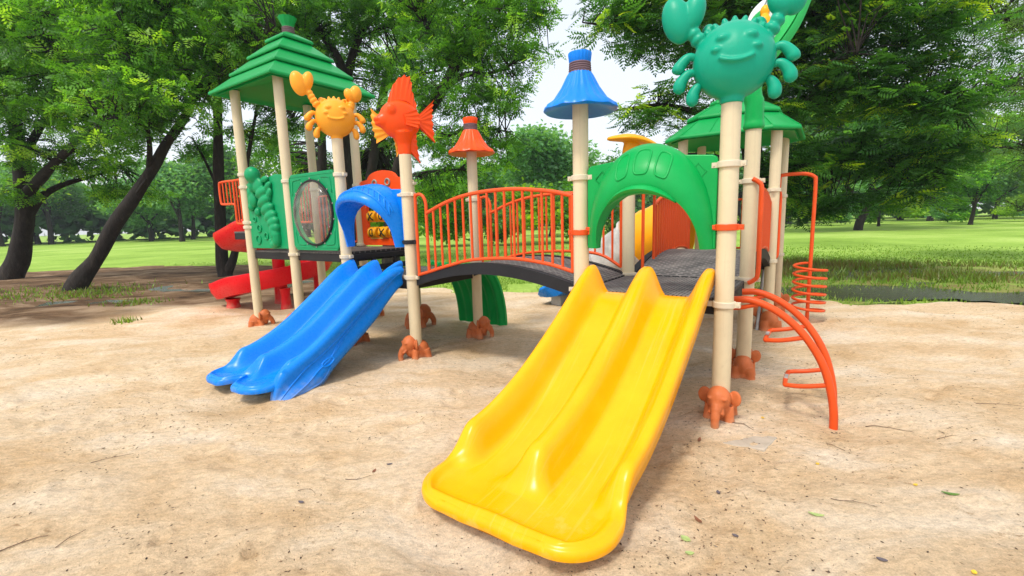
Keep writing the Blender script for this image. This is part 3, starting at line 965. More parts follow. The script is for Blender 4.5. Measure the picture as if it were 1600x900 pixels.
hat(POSTS['hat'], 2.365, 'blue_hat', 'blue straw-hat topper')
hat(POSTS['hat2'], 2.345, 'orange_red', 'orange-red straw-hat topper', .98)

# --- crab toppers
def crab(key, uvz, sc, mat, label, turn, claws):
    mb = MB()
    mb.ell((0, 0, .25), (.255, .20, .245), nu=36, nv=24)
    mb.ell((0, .0, .335), (.20, .165, .165), nu=24, nv=16)
    mb.lathe([(.075, -.02), (.078, .03), (.10, .07)], 24)
    for s in (-1, 1):
        mb.ell((s * .075, -.155, .355), (.05, .035, .03), rotz(-s * .3))        # brow
        mb.ell((s * .115, -.165, .285), (.038, .03, .022))                      # cheek
        mb.ell((s * .155, .05, .475), (.045, .045, .05))                        # eye stalk
    mb.tube([(.118 * math.sin(t), -.205 + .055 * t * t * .30, .225 - .050 * math.cos(t * 1.1) + .03) for t in np.linspace(-1.05, 1.05, 14)], .013, 8)
    for i, a in enumerate(np.linspace(-.95, .95, 9)):
        mb.ell((.25 * math.sin(a), .0, .25 + .255 * math.cos(a)), (.022, .022, .034), roty(a), nu=10, nv=8)
    body = link('crab_figure', fused(mb, .0085 , 4, 'crab_body'), mat, play, 180)
    tag(body, label)
    body.location = uvz; body.scale = (sc, sc, sc)
    body.rotation_euler = (0, 0, ax_up(uvz) + turn)
    for s in (-1, 1):
        for i, (z, L, dr, dx) in enumerate(((.285, .13, .085, .215), (.195, .11, .125, .225), (.115, .06, .135, .19))):
            mb = MB()
            x0 = s * dx
            pts = smooth_path([(x0, -.02, z), (x0 + s * L * .5, -.03, z + .018 - i * .016), (x0 + s * L * .95, -.03, z - dr * .45), (x0 + s * L * 1.05, -.03, z - dr)], 5)
            r = np.interp(np.linspace(0, 1, len(pts)), [0, .25, .75, .92, 1], [.020, .027, .043, .038, .012])
            mb.tube(pts, list(r), 12)
            mb.build('leg', mat, body, 180)
        mb = MB()
        side = 1.0 if s < 0 else .93
        cx_, cz_ = claws[0 if s < 0 else 1]
        tip = Vector((cx_, -.01, cz_))
        a0 = Vector((s * .185, 0, .375))
        arm = [a0, a0, a0 + (tip - a0) * (1 - .125 / max(.18, (tip - a0).length))]
        ax = (arm[2] - arm[0]).normalized()
        nk = max(3, int((arm[2] - arm[0]).length / .045) + 1)
        for k in range(nk):
            c = arm[0] + (arm[2] - arm[0]) * (k / (nk - 1.0)) + Vector((s * .010 * math.sin(k), 0, 0))
            mb.ell(c, (.062 - .015 * k / nk, .058 - .015 * k / nk, .036), ax.to_track_quat('Z', 'Y').to_matrix(), nu=16, nv=10)
        R = roty(-s * .12)
        if s < 0:
            mb.ell(tip + Vector((-.045, 0, .0)), (.096, .082, .155), roty(-.26), nu=24, nv=16)
            mb.ell(tip + Vector((.062, 0, .035)), (.072, .068, .125), roty(.26), nu=20, nv=14)
        else:
            mb.ell(tip + Vector((-.048, 0, -.005)), (.066, .062, .090), roty(-.55), nu=20, nv=14)
            mb.ell(tip + Vector((.032, 0, .015)), (.078, .070, .108), roty(.05), nu=24, nv=16)
        link('claw', fused(mb, .0085, 2, 'claw'), mat, body, 180)
    return body
crab('crab', (0, 0, 2.258), 1.0, 'teal', 'teal smiling crab on the post right of the yellow slide', .10, ((-.315, .555), (.305, .575)))
crab('crab2', (0, B1, 2.525), .88, 'orange', 'light orange smiling crab on the post left of the blue slide', .05, ((-.37, .66), (.25, .565)))

# --- fish topper
fz = 2.225
fp = (0, B0, fz)
mb = MB()
mb.tube([(0, 0, -.01), (0, 0, .10), (-.01, 0, .22)], [.066, .075, .12], 16)
mb.ell((-.03, 0, .345), (.215, .115, .20), roty(.10), nu=30, nv=20)
mb.ell((-.18, 0, .325), (.10, .078, .085), roty(.25))
mb.ell((-.265, 0, .335), (.038, .055, .028), roty(.3)); mb.ell((-.255, 0, .295), (.036, .05, .024), roty(.1))
for s in (-1, 1):
    mb.ell((-.125, s * .085, .425), (.052, .035, .06), roty(-.2))
body = link('fish_figure', fused(mb, .009, 5, 'fish_body'), 'orange_red', play, 180)
tag(body, 'orange-red fish on the post between blue slide and bridge')
body.location = fp; body.rotation_euler = (0, 0, ax_up(fp) + .22)
def fin(name, base, tip, nrib, th, mat, yoff=0.0, wave=.012, tilt=0.0):
    """Fan between a base polyline and a tip polyline, scalloped ribs."""
    K = nrib * 4 + 1
    b = smooth_path([(x, 0, z) for x, z in base], 12); t = smooth_path([(x, 0, z) for x, z in tip], 12)
    rings = []
    for i in range(K):
        f = i / (K - 1)
        pb = b[min(len(b) - 1, int(f * (len(b) - 1)))]; pt = t[min(len(t) - 1, int(f * (len(t) - 1)))]
        rib = math.cos(f * nrib * 2 * PI)
        sec = []
        for j in range(5):
            r = j / 4
            q = pb + (pt - pb) * (r * (1 + (.05 * rib if j == 4 else 0)))
            w = th * (1 - .65 * r) + wave * .5 * rib * r
            sec.append((q.x, yoff + tilt * r - max(.006, w), q.z))
        bk = [(x, 2 * (yoff + tilt * (4 - j) / 4) - y, z) for j, (x, y, z) in enumerate(sec[::-1])]
        rings.append(sec + bk)
    m_ = MB(); m_.loft(rings)
    return m_.build(name, mat, body, 60)
fin('dorsal_fin', [(-.16, .46), (-.05, .53), (.06, .52), (.13, .44)], [(-.12, .60), (-.06, .72), (.03, .785), (.10, .765), (.115, .64), (.15, .50)], 7, .04, 'orange_red')
fin('tail_fin', [(.15, .39), (.175, .345), (.155, .30)], [(.335, .565), (.315, .40), (.325, .14)], 6, .035, 'orange_red')
fin('belly_fin', [(.03, .21), (.06, .13), (.055, .03)], [(.13, .24), (.135, .10), (.155, -.085)], 5, .03, 'orange_red')
fin('side_fin', [(-.02, .38), (.0, .33), (.0, .28)], [(.12, .43), (.145, .33), (.12, .25)], 4, .022, 'orange_red', -.105, .014, -.03)
fin('side_fin', [(-.15, .33), (-.13, .27), (-.10, .22)], [(-.29, .47), (-.29, .29), (-.25, .13)], 5, .022, 'orange', .10, .014, .06)
fin('belly_fin', [(-.04, .20), (-.05, .12), (-.045, .05)], [(-.10, .20), (-.085, .10), (-.075, -.02)], 4, .02, 'orange', .05)

# --- palm topper (stem, fronds and fruit) on the far right post
pz = 2.245
mb = MB()
mb.lathe([(.078, -.02), (.086, -.005), (.086, .02), (.078, .05), (.076, .20), (.07, .24)], 28)
mb.tube(smooth_path([(0, 0, .18), (-.02, .0, .32), (.03, .0, .50), (.05, .0, .68)], 5), [.075] * 5 + [.07] * 5 + [.075] * 6, 16)
stem = link('palm_topper', fused(mb, .01, 4, 'palm_stem'), 'green', play, 180)
stem.location = (S, 0, pz); stem.rotation_euler = (0, 0, ax_up((S, 0, pz)))
tag(stem, 'green palm-tree topper with curved leaf behind the teal crab')
def frond(pts, w, mat, name='palm_leaf'):
    sp = smooth_path(pts, 6); k = len(sp); rings = []
    for i, p in enumerate(sp):
        t = sp[min(i + 1, k - 1)] - sp[max(i - 1, 0)]
        t.normalize()
        side = t.cross(Vector((0, 1, 0))).normalized()
        f = i / (k - 1)
        ww = w * math.sin(PI * min(1, .12 + .88 * f) ** .8) ** .6 if f < .98 else w * .1
        dd = Vector((0, 1, 0))
        rings.append([p + side * (ww * a) + dd * b for a, b in ((-1, 0), (-.6, -.035), (-.12, -.045), (0, -.022), (.12, -.045), (.6, -.035), (1, 0), (.6, .03), (0, .04), (-.6, .03))])
    m_ = MB(); m_.loft(rings); return m_.build(name, mat, stem, 60)
frond([(.03, -.02, .52), (.12, -.03, .60), (.25, -.05, .78), (.36, -.05, 1.02), (.50, -.03, 1.22)], .062, 'lime')
frond([(.03, .02, .62), (.02, .0, .76), (.02, .0, .90), (.07, .0, 1.04)], .12, 'white_plastic')
frond([(.02, -.05, .60), (.015, -.05, .72), (.01, -.05, .84), (.04, -.045, .94)], .095, 'green')
frond([(.05, .05, .62), (.18, .12, .85), (.10, .30, 1.05), (-.05, .42, 1.1)], .09, 'lime')
mb = MB()
mb.ell((.045, -.11, .80), (.052, .055, .075)); mb.ell((.045, -.10, .90), (.038, .038, .05)); mb.ell((.06, -.08, .71), (.045, .045, .05))
link('palm_fruit', fused(mb, .009, 2, 'palm_fruit'), 'amber', stem, 180)

# --- flipper-shaped topper
mb = MB()
mb.tube(smooth_path([(0, 0, -.01), (0, 0, .06), (-.005, 0, .12), (0, 0, .20)], 4), [.075] * 4 + [.07] * 4 + [.08] * 5, 18)
rings = []
for i in range(21):
    f = i / 20
    x = -.25 + .56 * f
    z = .215 + .035 * math.sin(f * PI * .9) - .095 * max(0, f - .35) ** 1.3 + .02 * (1 - f)
    w = .17 * math.sin(PI * (.06 + .90 * f)) ** .7
    h = .016 + .028 * math.sin(PI * f) ** .7
    rings.append([(x, w * math.cos(a), z + h * math.sin(a)) for a in np.linspace(0, 2 * PI, 18, endpoint=False)])
mb.loft(rings)
fl = link('flipper_topper', fused(mb, .009, 5, 'flipper'), 'amber', play, 180)
fl.location = (S, S, 2.025); fl.rotation_euler = (.12, .10, ax_up((S, S)) + .25)
tag(fl, 'amber flipper-shaped topper behind the green hood')

# --- red spiral slide
cu, cv, R = 1.45, 8.45, .73
path = [(.60, B3 + .70, 1.44), (.62, 7.6, 1.40), (.67, 8.0, 1.33)]
for d in range(0, 361, 15):
    a = math.radians(180 - d)
    path.append((cu + R * math.cos(a), cv + R * math.sin(a), 1.25 - .93 * d / 360))
path += [(.71, 8.75, .26), (.69, 8.98, .21), (.68, 9.14, .20)]
sp2 = smooth_path(path, 3)
rings = []; k = len(sp2)
for i, p in enumerate(sp2):
    t = sp2[min(i + 1, k - 1)] - sp2[max(i - 1, 0)]
    t = Vector((t.x, t.y, 0)).normalized()
    side = Vector((t.y, -t.x, 0))       # right of travel
    f = i / (k - 1)
    w = .29 if f < .95 else .29 - .06 * ((f - .95) / .05) ** 2
    hl = .22 + .08 * sstep(.15, .45, f) if f < .86 else .30 - .02 * sstep(.9, 1.0, f)
    hr = .22 if f < .86 else .22 - .04 * sstep(.9, 1.0, f)
    pr = [(-w - .03, hl - .05), (-w - .025, hl - .005), (-w, hl), (-w + .025, hl - .03), (-w + .05, hl * .4), (-w + .11, .04), (-w * .4, 0), (w * .4, 0), (w - .11, .03), (w - .05, hr * .4), (w - .025, hr - .03), (w, hr), (w + .025, hr - .005), (w + .03, hr - .05), (w + .005, hr * .35), (w - .08, -.04), (0, -.055), (-w + .08, -.04), (-w - .005, hl * .35)]
    rings.append([p + side * a + Vector((0, 0, b)) for a, b in pr])
dv = (sp2[-1] - sp2[-2]); dv = Vector((dv.x, dv.y, 0)).normalized()
for (e, kk) in ((.035, .93), (.06, .78), (.07, .5)):           # rounded nose
    c_ = sp2[-1] + Vector((0, 0, .10))
    rings.append([c_ + (q - c_) * kk + dv * e for q in rings[-1 if kk > .9 else -1]])
mb = MB(); mb.loft(rings)
rs = mb.build('slide', 'red', play, 50)
tag(rs, 'red spiral slide beside the roofed tower')
mb = MB(); mb.lathe([(.15, -.05), (.13, .1), (.115, .5), (.115, 1.4), (.16, 1.55), (.05, 1.6)], 24, (cu, cv, 0))
mb.build('spiral_column', 'red', rs, 60)
for c_, d_ in (((.68, 8.80, .06), (.30, .30, .22)), ((1.15, 7.78, .16), (.22, .10, .42)), ((1.92, 7.95, .28), (.14, .14, .6))):
    h_ = d_[2] / 2; r_ = max(d_[0], d_[1]) / 2
    mb = MB(); mb.lathe([(r_ * .95, -h_), (r_ * .80, -h_ * .3), (r_ * .72, h_ * .4), (r_ * .9, h_)], 20, c_); mb.build('support', 'red', rs, 50)

# --- green curved climber behind deck B
mb = MB(); rings = []
for i in range(22):
    f = i / 21
    a = f * PI / 2 * .98
    u = S + .03 + .66 * math.sin(a) ** 1.0
    z = -.05 + (1.0) * math.cos(a) ** .9
    nrm = Vector((math.sin(a), 0, math.cos(a))).normalized()
    sec = []
    for j in range(49):
        g = j / 48
        w = .012 * math.cos(g * 2 * PI * 6)
        e = .03 * (sstep(.06, .03, g) + sstep(.94, .97, g))
        q = Vector((u, B0 + .04 + 1.04 * g * .86, z)) + nrm * (w + e)
        sec.append(q)
    sec += [q - nrm * .04 for q in sec[::-1]]
    rings.append(sec)
mb.loft(rings)
gc = mb.build('climbing_ramp', 'green', play, 60)
tag(gc, 'green ribbed arched climber under the bridge')

# --- tube slide from the hut tower
uc = D0 + S / 2
tp = smooth_path([(uc, S + .02, 1.34), (uc, S + .30, 1.32), (uc, 1.80, 1.18), (uc, 2.30, .86), (uc, 2.80, .50), (uc, 3.10, .38)], 5)
def tube_seg(a, b, mat, name, parent, rr=.40, ribs=0):
    sub = tp[a:b + 1]
    rg = frame_rings(sub, 40, [rr + (.012 * (i % 2) if ribs else 0) for i in range(len(sub))])
    ri = frame_rings(sub, 40, rr - .03)
    m_ = MB()
    m_.loft(rg + ri[::-1], cap=False, wrap=True)
    return m_.build(name, mat, parent, 40)
ts = tube_seg(0, 12, 'amber', 'slide', play, .41, 1)
tag(ts, 'covered tube slide of yellow, silver and blue sections behind the bridge')
tube_seg(12, 21, 'steel', 'silver_section', ts, .395)
for i in (12, 17, 21):
    p = tp[i]; d = (tp[min(i + 1, len(tp) - 1)] - tp[i - 1]).normalized()
    x = Vector((1, 0, 0)); y = d.cross(x)
    mb = MB(); mb.loft([[p + d * t + (x * math.cos(a) + y * math.sin(a)) * r for a in np.linspace(0, 2 * PI, 40, endpoint=False)] for t, r in ((-.02, .395), (-.02, .45), (.02, .45), (.02, .395))], cap=False)
    mb.build('tube_flange', 'steel', ts, 40)
rings = []
for i, (v, z, w, h) in enumerate([(2.86, .42, .40, .30), (3.05, .30, .41, .28), (3.25, .20, .41, .25), (3.45, .16, .40, .20), (3.58, .16, .36, .14), (3.64, .14, .30, .08)]):
    pr = [(-w - .03, h - .04), (-w, h), (-w + .03, h - .03), (-w + .07, .06), (-w * .4, 0), (w * .4, 0), (w - .07, .06), (w - .03, h - .03), (w, h), (w + .03, h - .04), (w - .05, -.02), (0, -.06), (-w + .05, -.02)]
    rings.append([(uc + a, v, z + b) for a, b in pr])
mb = MB(); mb.loft(rings); mb.build('slide_exit', 'blue', ts, 60)
mb = MB(); mb.box((uc, 3.35, .06), (.4, .2, .2)); mb.build('support', 'steel', ts, 30, .02)
mb = MB()

# --- arched ladder on the right of deck C
lad = None
def ladz(v): return None
arcp = [(-.02, .845), (-.13, .85), (-.255, .808), (-.37, .735), (-.475, .635), (-.57, .50), (-.635, .36), (-.68, .19), (-.70, .05), (-.705, -.12)]
mb = MB()
ua, ub = .32, .74
for u in (ua, ub):
    mb.tube(smooth_path([(u, v, z) for v, z in arcp], 5), .027, 12)
lad = mb.build('arch_ladder', 'rail', play, 60)
tag(lad, 'orange-red curved ladder on the right side')
for (t, out) in (((-.20, .825), .24), ((-.50, .60), .26), ((-.665, .27), .28)):
    v, z = t
    mb = MB()
    mb.tube(smooth_path([(ua, v, z), (ua + .01, v + out * .55, z - .04), (ua + .03, v + out * .92, z - .055), (ua + .07, v + out, z - .06), (ub - .07, v + out, z - .06), (ub - .03, v + out * .92, z - .055), (ub - .01, v + out * .55, z - .04), (ub, v, z)], 4), .017, 9)
    mb.build('rung', 'rail', lad, 60)
    mb = MB(); mb.box(((ua + ub) / 2, v + out, z - .043), (.10, .024, .006)); mb.build('tread_sticker', 'steel', lad, 30)

# --- grab rails and coil climber
def grab(u, v, z0, z1, out, name='grab_rail', label=None):
    mb = MB()
    mb.tube(smooth_path([(u, v, z0), (u, v + out * .6, z0 + .03), (u, v + out, z0 + .10), (u, v + out, (z0 + z1) / 2), (u, v + out, z1 - .10), (u, v + out * .6, z1 - .03), (u, v, z1)], 4), .02, 10)
    o = mb.build(name, 'rail', play, 60)
    if label: tag(o, label)
grab(S - .07, -.02, .88, 1.80, -.075)
grab(D0 + .06, -.02, .90, 1.80, -.05)
pu, pv = 3.90, -.42
mb = MB()
mb.tube(smooth_path([(D0 + .62, -.02, 2.00), (D0 + .64, -.12, 2.01), (pu - .02, pv + .12, 2.005), (pu, pv + .02, 1.96), (pu, pv, 1.86), (pu, pv, 1.2), (pu, pv, .5), (pu, pv, -.1)], 5), .024, 12)
cc = mb.build('coil_climber', 'rail', play, 60)
tag(cc, 'orange-red coil climbing pole')
mb = MB()
pts = []
for i in range(6 * 20 + 1):
    a = i / 20 * 2 * PI
    pts.append((pu + .19 * math.cos(a) , pv + .19 * math.sin(a), .80 - i / 120 * .66))
mb.tube([(pu + .02, pv, .82)] + pts + [(pu + .02, pv, .12)], .018, 9)
mb.build('coil', 'rail', cc, 60)
mb = MB(); mb.tube([(D0 + .62, -.01, .92), (D0 + .62, -.01, 2.0)], .02, 10); mb.build('grab_rail', 'rail', play, 60)
# slim ladder struts under the hut deck
mb = MB()
mb.tube([(D0 + .35, .1, .86), (D0 - .2, .1, -.05)], .02, 8); mb.tube([(D0 + .35, .5, .86), (D0 - .2, .5, -.05)], .02, 8)
mb.build('brace', 'steel', play, 60)
# ------------------------------------------------------------------ ground
def hash2(ix, iy, seed):
    h = (ix.astype(np.int64) * 374761393 + iy.astype(np.int64) * 668265263 + seed * 1442695041) & 0x7fffffff
    h = (h ^ (h >> 13)) * 1274126177 & 0x7fffffff
    h = h ^ (h >> 16)
    return (h & 0xffff) / 65535.0
def vnoise(x, y, seed=0):
    ix, iy = np.floor(x), np.floor(y)
    fx, fy = x - ix, y - iy
    fx = fx * fx * (3 - 2 * fx); fy = fy * fy * (3 - 2 * fy)
    a, b = hash2(ix, iy, seed), hash2(ix + 1, iy, seed)
    c, d = hash2(ix, iy + 1, seed), hash2(ix + 1, iy + 1, seed)
    return (a * (1 - fx) + b * fx) * (1 - fy) + (c * (1 - fx) + d * fx) * fy - .5
def fbm(x, y, f, octv=4, seed=0, gain=.5):
    s = 0; a = 1.0
    for o in range(octv):
        s = s + a * vnoise(x * f + 17.3 * o, y * f - 9.1 * o, seed + o); f *= 2.03; a *= gain
    return s
BX = [-80, -40, -24, -20, -18, -14.2, -10, -7, -4.5, -2.5, 0, 2.5, 4.8, 6.5, 7.7, 10, 14, 20, 60]
BY = [14, 15.5, 17.0, 18.4, 19.8, 20.3, 18.6, 15.5, 12.6, 11.4, 10.4, 9.3, 8.35, 7.55, 6.95, 5.6, 3.6, 0.5, -20]
def edge_sd(x, y):
    """Positive inside the sand, in metres to the lawn edge."""
    return np.interp(x, BX, BY) + 1.1 * fbm(x, y, .7, 4, 5) - y
def wet_zone(x, y):
    """1 in the soggy part of the lawn on the right."""
    d = edge_sd(x, y)
    return np.clip((x - 2.5) / 1.5, 0, 1) * np.clip((-d + .1) / .5, 0, 1) * np.clip((9.5 + d + 2.0 * fbm(x, y, .25, 2, 31)) / 2.0, 0, 1)
def to_local(x, y):
    dx, dy = x - OX, y - OY
    c, s = math.cos(ANG), math.sin(ANG)
    return dx * c + dy * s, -dx * s + dy * c
def blob(x, y, u, v, ru, rv):
    a, b = to_local(x, y)
    return np.exp(-((a - u) / ru) ** 2 - ((b - v) / rv) ** 2)
_dr = np.random.default_rng(303)
_dents = [(a, b, r, r * (.5 + .3 * e), t, d) for a, b, r, e, t, d in zip(_dr.uniform(-6, 6.5, 420), 1.2 + 7.5 * _dr.random(420) ** 1.2, _dr.uniform(.05, .13, 420), _dr.random(420), _dr.uniform(0, 3.14, 420), _dr.uniform(.008, .022, 420))]
def sand_h(x, y):
    a = to_local(x, y)
    r = np.hypot(x, y)
    z = .055 * fbm(x, y, .45, 2, 1) + .045 * fbm(x, y, 1.6, 3, 2) 
    fade = np.clip(1.3 - r / 11, .15, 1)
    sx, sy = x * .86 + y * .5, -x * .5 + y * .86
    tread = .5 + fbm(x, y, .9, 2, 77)
    z = z + fade * tread * (.030 * fbm(sx * .75, sy * 1.25, 4.5, 3, 3, .6) + .014 * fbm(x, y, 16, 3, 8, .6))
    z = z - .018 * fade * np.clip(fbm(x, y, 5.0, 2, 21) - .22, 0, 1) * 3.0
    z = z * .9 - .095 * blob(x, y, -2.10, .62, .17, .50) - .05 * blob(x, y, -1.8, B0 + .5, .18, .5) + .02 * blob(x, y, -2.6, .6, .3, .8)
    z = z - .035 * blob(x, y, -1.2, -.12, .7, .14)
    z = z - .03 * blob(x, y, .5, -.72, .5, .22) - .04 * blob(x, y, .6, 2.6, .8, 1.4) - .03 * blob(x, y, S + .9, B0 + .6, .3, .5)
    for (a, b, r1, r2, t, d) in _dents:                      # old footprints and scuffs
        dx, dy = x - a, y - b
        m = (np.abs(dx) < .4) & (np.abs(dy) < .4)
        if not m.any(): continue
        c, s_ = math.cos(t), math.sin(t)
        q = ((dx[m] * c + dy[m] * s_) / r1) ** 2 + ((-dx[m] * s_ + dy[m] * c) / r2) ** 2
        z[m] += d * (-np.exp(-q ** 1.5) + .45 * np.exp(-(np.sqrt(q) - 1.35) ** 2 * 6))
    for (u, v) in ((0, 0), (S, 0), (0, B0), (S, B0), (0, B3), (S, B1), (0, B1), (S, B2), (D0, 0)):
        z = z + .025 * blob(x, y, u, v, .30, .30)
    return z
def sheet(name, X, Y, Z, mat, attrs=None):
    nr, nc = X.shape
    V = np.stack([X, Y, Z], -1).reshape(-1, 3)
    idx = np.arange(nr * nc).reshape(nr, nc)
    Fq = np.stack([idx[:-1, :-1], idx[:-1, 1:], idx[1:, 1:], idx[1:, :-1]], -1).reshape(-1, 4)
    return raw_mesh(name, V, Fq, mat, attrs, smooth=True)
def raw_mesh(name, V, Fq, mat, attrs=None, smooth=False, parent=None):
    me = bpy.data.meshes.new(name)
    k = Fq.shape[1]
    me.vertices.add(len(V)); me.vertices.foreach_set('co', np.ascontiguousarray(V, dtype=np.float32).ravel())
    me.loops.add(len(Fq) * k); me.loops.foreach_set('vertex_index', np.ascontiguousarray(Fq, dtype=np.int32).ravel())
    me.polygons.add(len(Fq))
    me.polygons.foreach_set('loop_start', np.arange(0, len(Fq) * k, k, dtype=np.int32))
    me.polygons.foreach_set('loop_total', np.full(len(Fq), k, dtype=np.int32))
    if smooth:
        me.polygons.foreach_set('use_smooth', np.ones(len(Fq), dtype=bool))
    for an, av in (attrs or {}).items():
        at = me.attributes.new(an, 'FLOAT', 'POINT'); at.data.foreach_set('value', np.ascontiguousarray(av, dtype=np.float32).ravel())
    me.update(calc_edges=True); me.validate()
    me.materials.append(M[mat])
    o = bpy.data.objects.new(name, me); C.objects.link(o)
    if parent is not None: o.parent = parent
    return o

def sand_material():
    m, nt, b = _new('dry_sand'); L = nt.links.new
    tc = N(nt, 'ShaderNodeTexCoord'); P = tc.outputs['Object']
    def nz(scale, det=5.0, rough=.6, vec=None, dist=0.0):
        n = N(nt, 'ShaderNodeTexNoise', i_Scale=scale, i_Detail=det, i_Roughness=rough, i_Distortion=dist)
        L(vec if vec is not None else P, n.inputs['Vector']); return n.outputs[0]
    def mix(fac, a, bb, mode='MIX'):
        x = N(nt, 'ShaderNodeMix', data_type='RGBA', blend_type=mode)
        for s, v in (('Factor', fac), ('A', a), ('B', bb)):
            if isinstance(v, tuple): x.inputs[s].default_value = (*v, 1)
            elif isinstance(v, (int, float)): x.inputs[s].default_value = v
            else: L(v, x.inputs[s])
        return x.outputs['Result']
    mp = N(nt, 'ShaderNodeMapping'); mp.inputs['Rotation'].default_value = (0, 0, -.5); mp.inputs['Scale'].default_value = (.62, 1.3, 1)
    L(P, mp.inputs['Vector'])
    big = ramp(nt, [(.34, (0.63, 0.43, 0.235)), (.50, (0.75, 0.565, 0.36)), (.66, (0.83, 0.69, 0.515))])
    L(nz(1.3, 7, .66, mp.outputs[0], .4), big.inputs[0])
    med = ramp(nt, [(.34, .72), (.58, 1.05)]); L(nz(30.0, 7, .78, mp.outputs[0]), med.inputs[0])
    col = mix(1.0, big.outputs[0], med.outputs[0], 'MULTIPLY')
    damp = ramp(nt, [(.56, 0.0), (.64, .70)]); L(nz(14.0, 9, .80, mp.outputs[0]), damp.inputs[0])
    pat_ = ramp(nt, [(.42, 0.0), (.62, 1.0)]); L(nz(1.6, 4, .6), pat_.inputs[0])
    dm = N(nt, 'ShaderNodeMath', operation='MULTIPLY'); L(damp.outputs[0], dm.inputs[0]); L(pat_.outputs[0], dm.inputs[1])
    col = mix(dm.outputs[0], col, (0.33, 0.19, 0.085))
    gr = ramp(nt, [(.30, .80), (.70, 1.12)]); L(nz(120, 4, .7), gr.inputs[0])
    col = mix(1.0, col, gr.outputs[0], 'MULTIPLY')
    # scattered dark seeds and bits, too small to build
    for sc_, th, dens in ((38.0, .10, .55), (75.0, .14, .45)):
        mp2 = N(nt, 'ShaderNodeMapping'); mp2.inputs['Scale'].default_value = (1, 1, 0); mp2.inputs['Rotation'].default_value = (0, 0, sc_)
        L(P, mp2.inputs['Vector'])
        vo = N(nt, 'ShaderNodeTexVoronoi', i_Scale=sc_); vo.inputs['Randomness'].default_value = 1.0; L(mp2.outputs[0], vo.inputs['Vector'])
        a = N(nt, 'ShaderNodeMath', operation='LESS_THAN'); a.inputs[1].default_value = th; L(vo.outputs['Distance'], a.inputs[0])
        sp = N(nt, 'ShaderNodeSeparateColor'); L(vo.outputs['Color'], sp.inputs[0])
        b2 = N(nt, 'ShaderNodeMath', operation='LESS_THAN'); b2.inputs[1].default_value = .30; L(sp.outputs[0], b2.inputs[0])
        cl = ramp(nt, [(.46, 0.0), (.58, 1.0)]); L(nz(1.7, 4, .6), cl.inputs[0])
        c1 = N(nt, 'ShaderNodeMath', operation='MULTIPLY'); L(a.outputs[0], c1.inputs[0]); L(b2.outputs[0], c1.inputs[1])
        c2 = N(nt, 'ShaderNodeMath', operation='MULTIPLY'); L(c1.outputs[0], c2.inputs[0]); L(cl.outputs[0], c2.inputs[1])
        c3 = N(nt, 'ShaderNodeMath', operation='MULTIPLY'); L(c2.outputs[0], c3.inputs[0]); c3.inputs[1].default_value = .85
        col = mix(c3.outputs[0], col, (0.12, 0.07, 0.04))
    # bare earth under the trees
    at = N(nt, 'ShaderNodeAttribute', attribute_name='earth')
    er = ramp(nt, [(.36, (0.05, 0.027, 0.014)), (.50, (0.16, 0.095, 0.05)), (.66, (0.36, 0.25, 0.16))]); L(nz(.9, 8, .7, mp.outputs[0], .6), er.inputs[0])
    er2 = mix(1.0, er.outputs[0], gr.outputs[0], 'MULTIPLY')
    col = mix(at.outputs['Fac'], col, er2)
    L(col, b.inputs['Base Color'])
    b.inputs['Roughness'].default_value = .93; b.inputs['Specular IOR Level'].default_value = .15
    bp = N(nt, 'ShaderNodeBump', i_Strength=1.0, i_Distance=.028); L(nz(16, 10, .78), bp.inputs['Height'])
    bp2 = N(nt, 'ShaderNodeBump', i_Strength=.55, i_Distance=.004); L(nz(240, 2, .5), bp2.inputs['Height']); L(bp.outputs[0], bp2.inputs['Normal'])
    L(bp2.outputs[0], b.inputs['Normal'])
    return m
M['sand'] = sand_material()
nr, nc = 400, 460
rr = np.concatenate([np.geomspace(.55, 34, nr - 1), [60]])
an = np.radians(np.linspace(-72, 72, nc))
RR, AN = np.meshgrid(rr, an, indexing='ij')
X, Y = RR * np.sin(AN), RR * np.cos(AN) - .3
sd = edge_sd(X, Y)
Z = sand_h(X, Y) - np.clip(-sd + .25, 0, 3) * .13
earth = np.clip((np.hypot(X + 4, Y) - 8.3 + 2.2 * fbm(X, Y, .5, 4, 44) - np.clip(X + 3.5, 0, 50) * 2.2) / 1.6, 0, 1)
sand = sheet('sand_ground', X, Y, Z, 'sand', {'earth': earth.ravel()})
tag(sand, kind='structure')

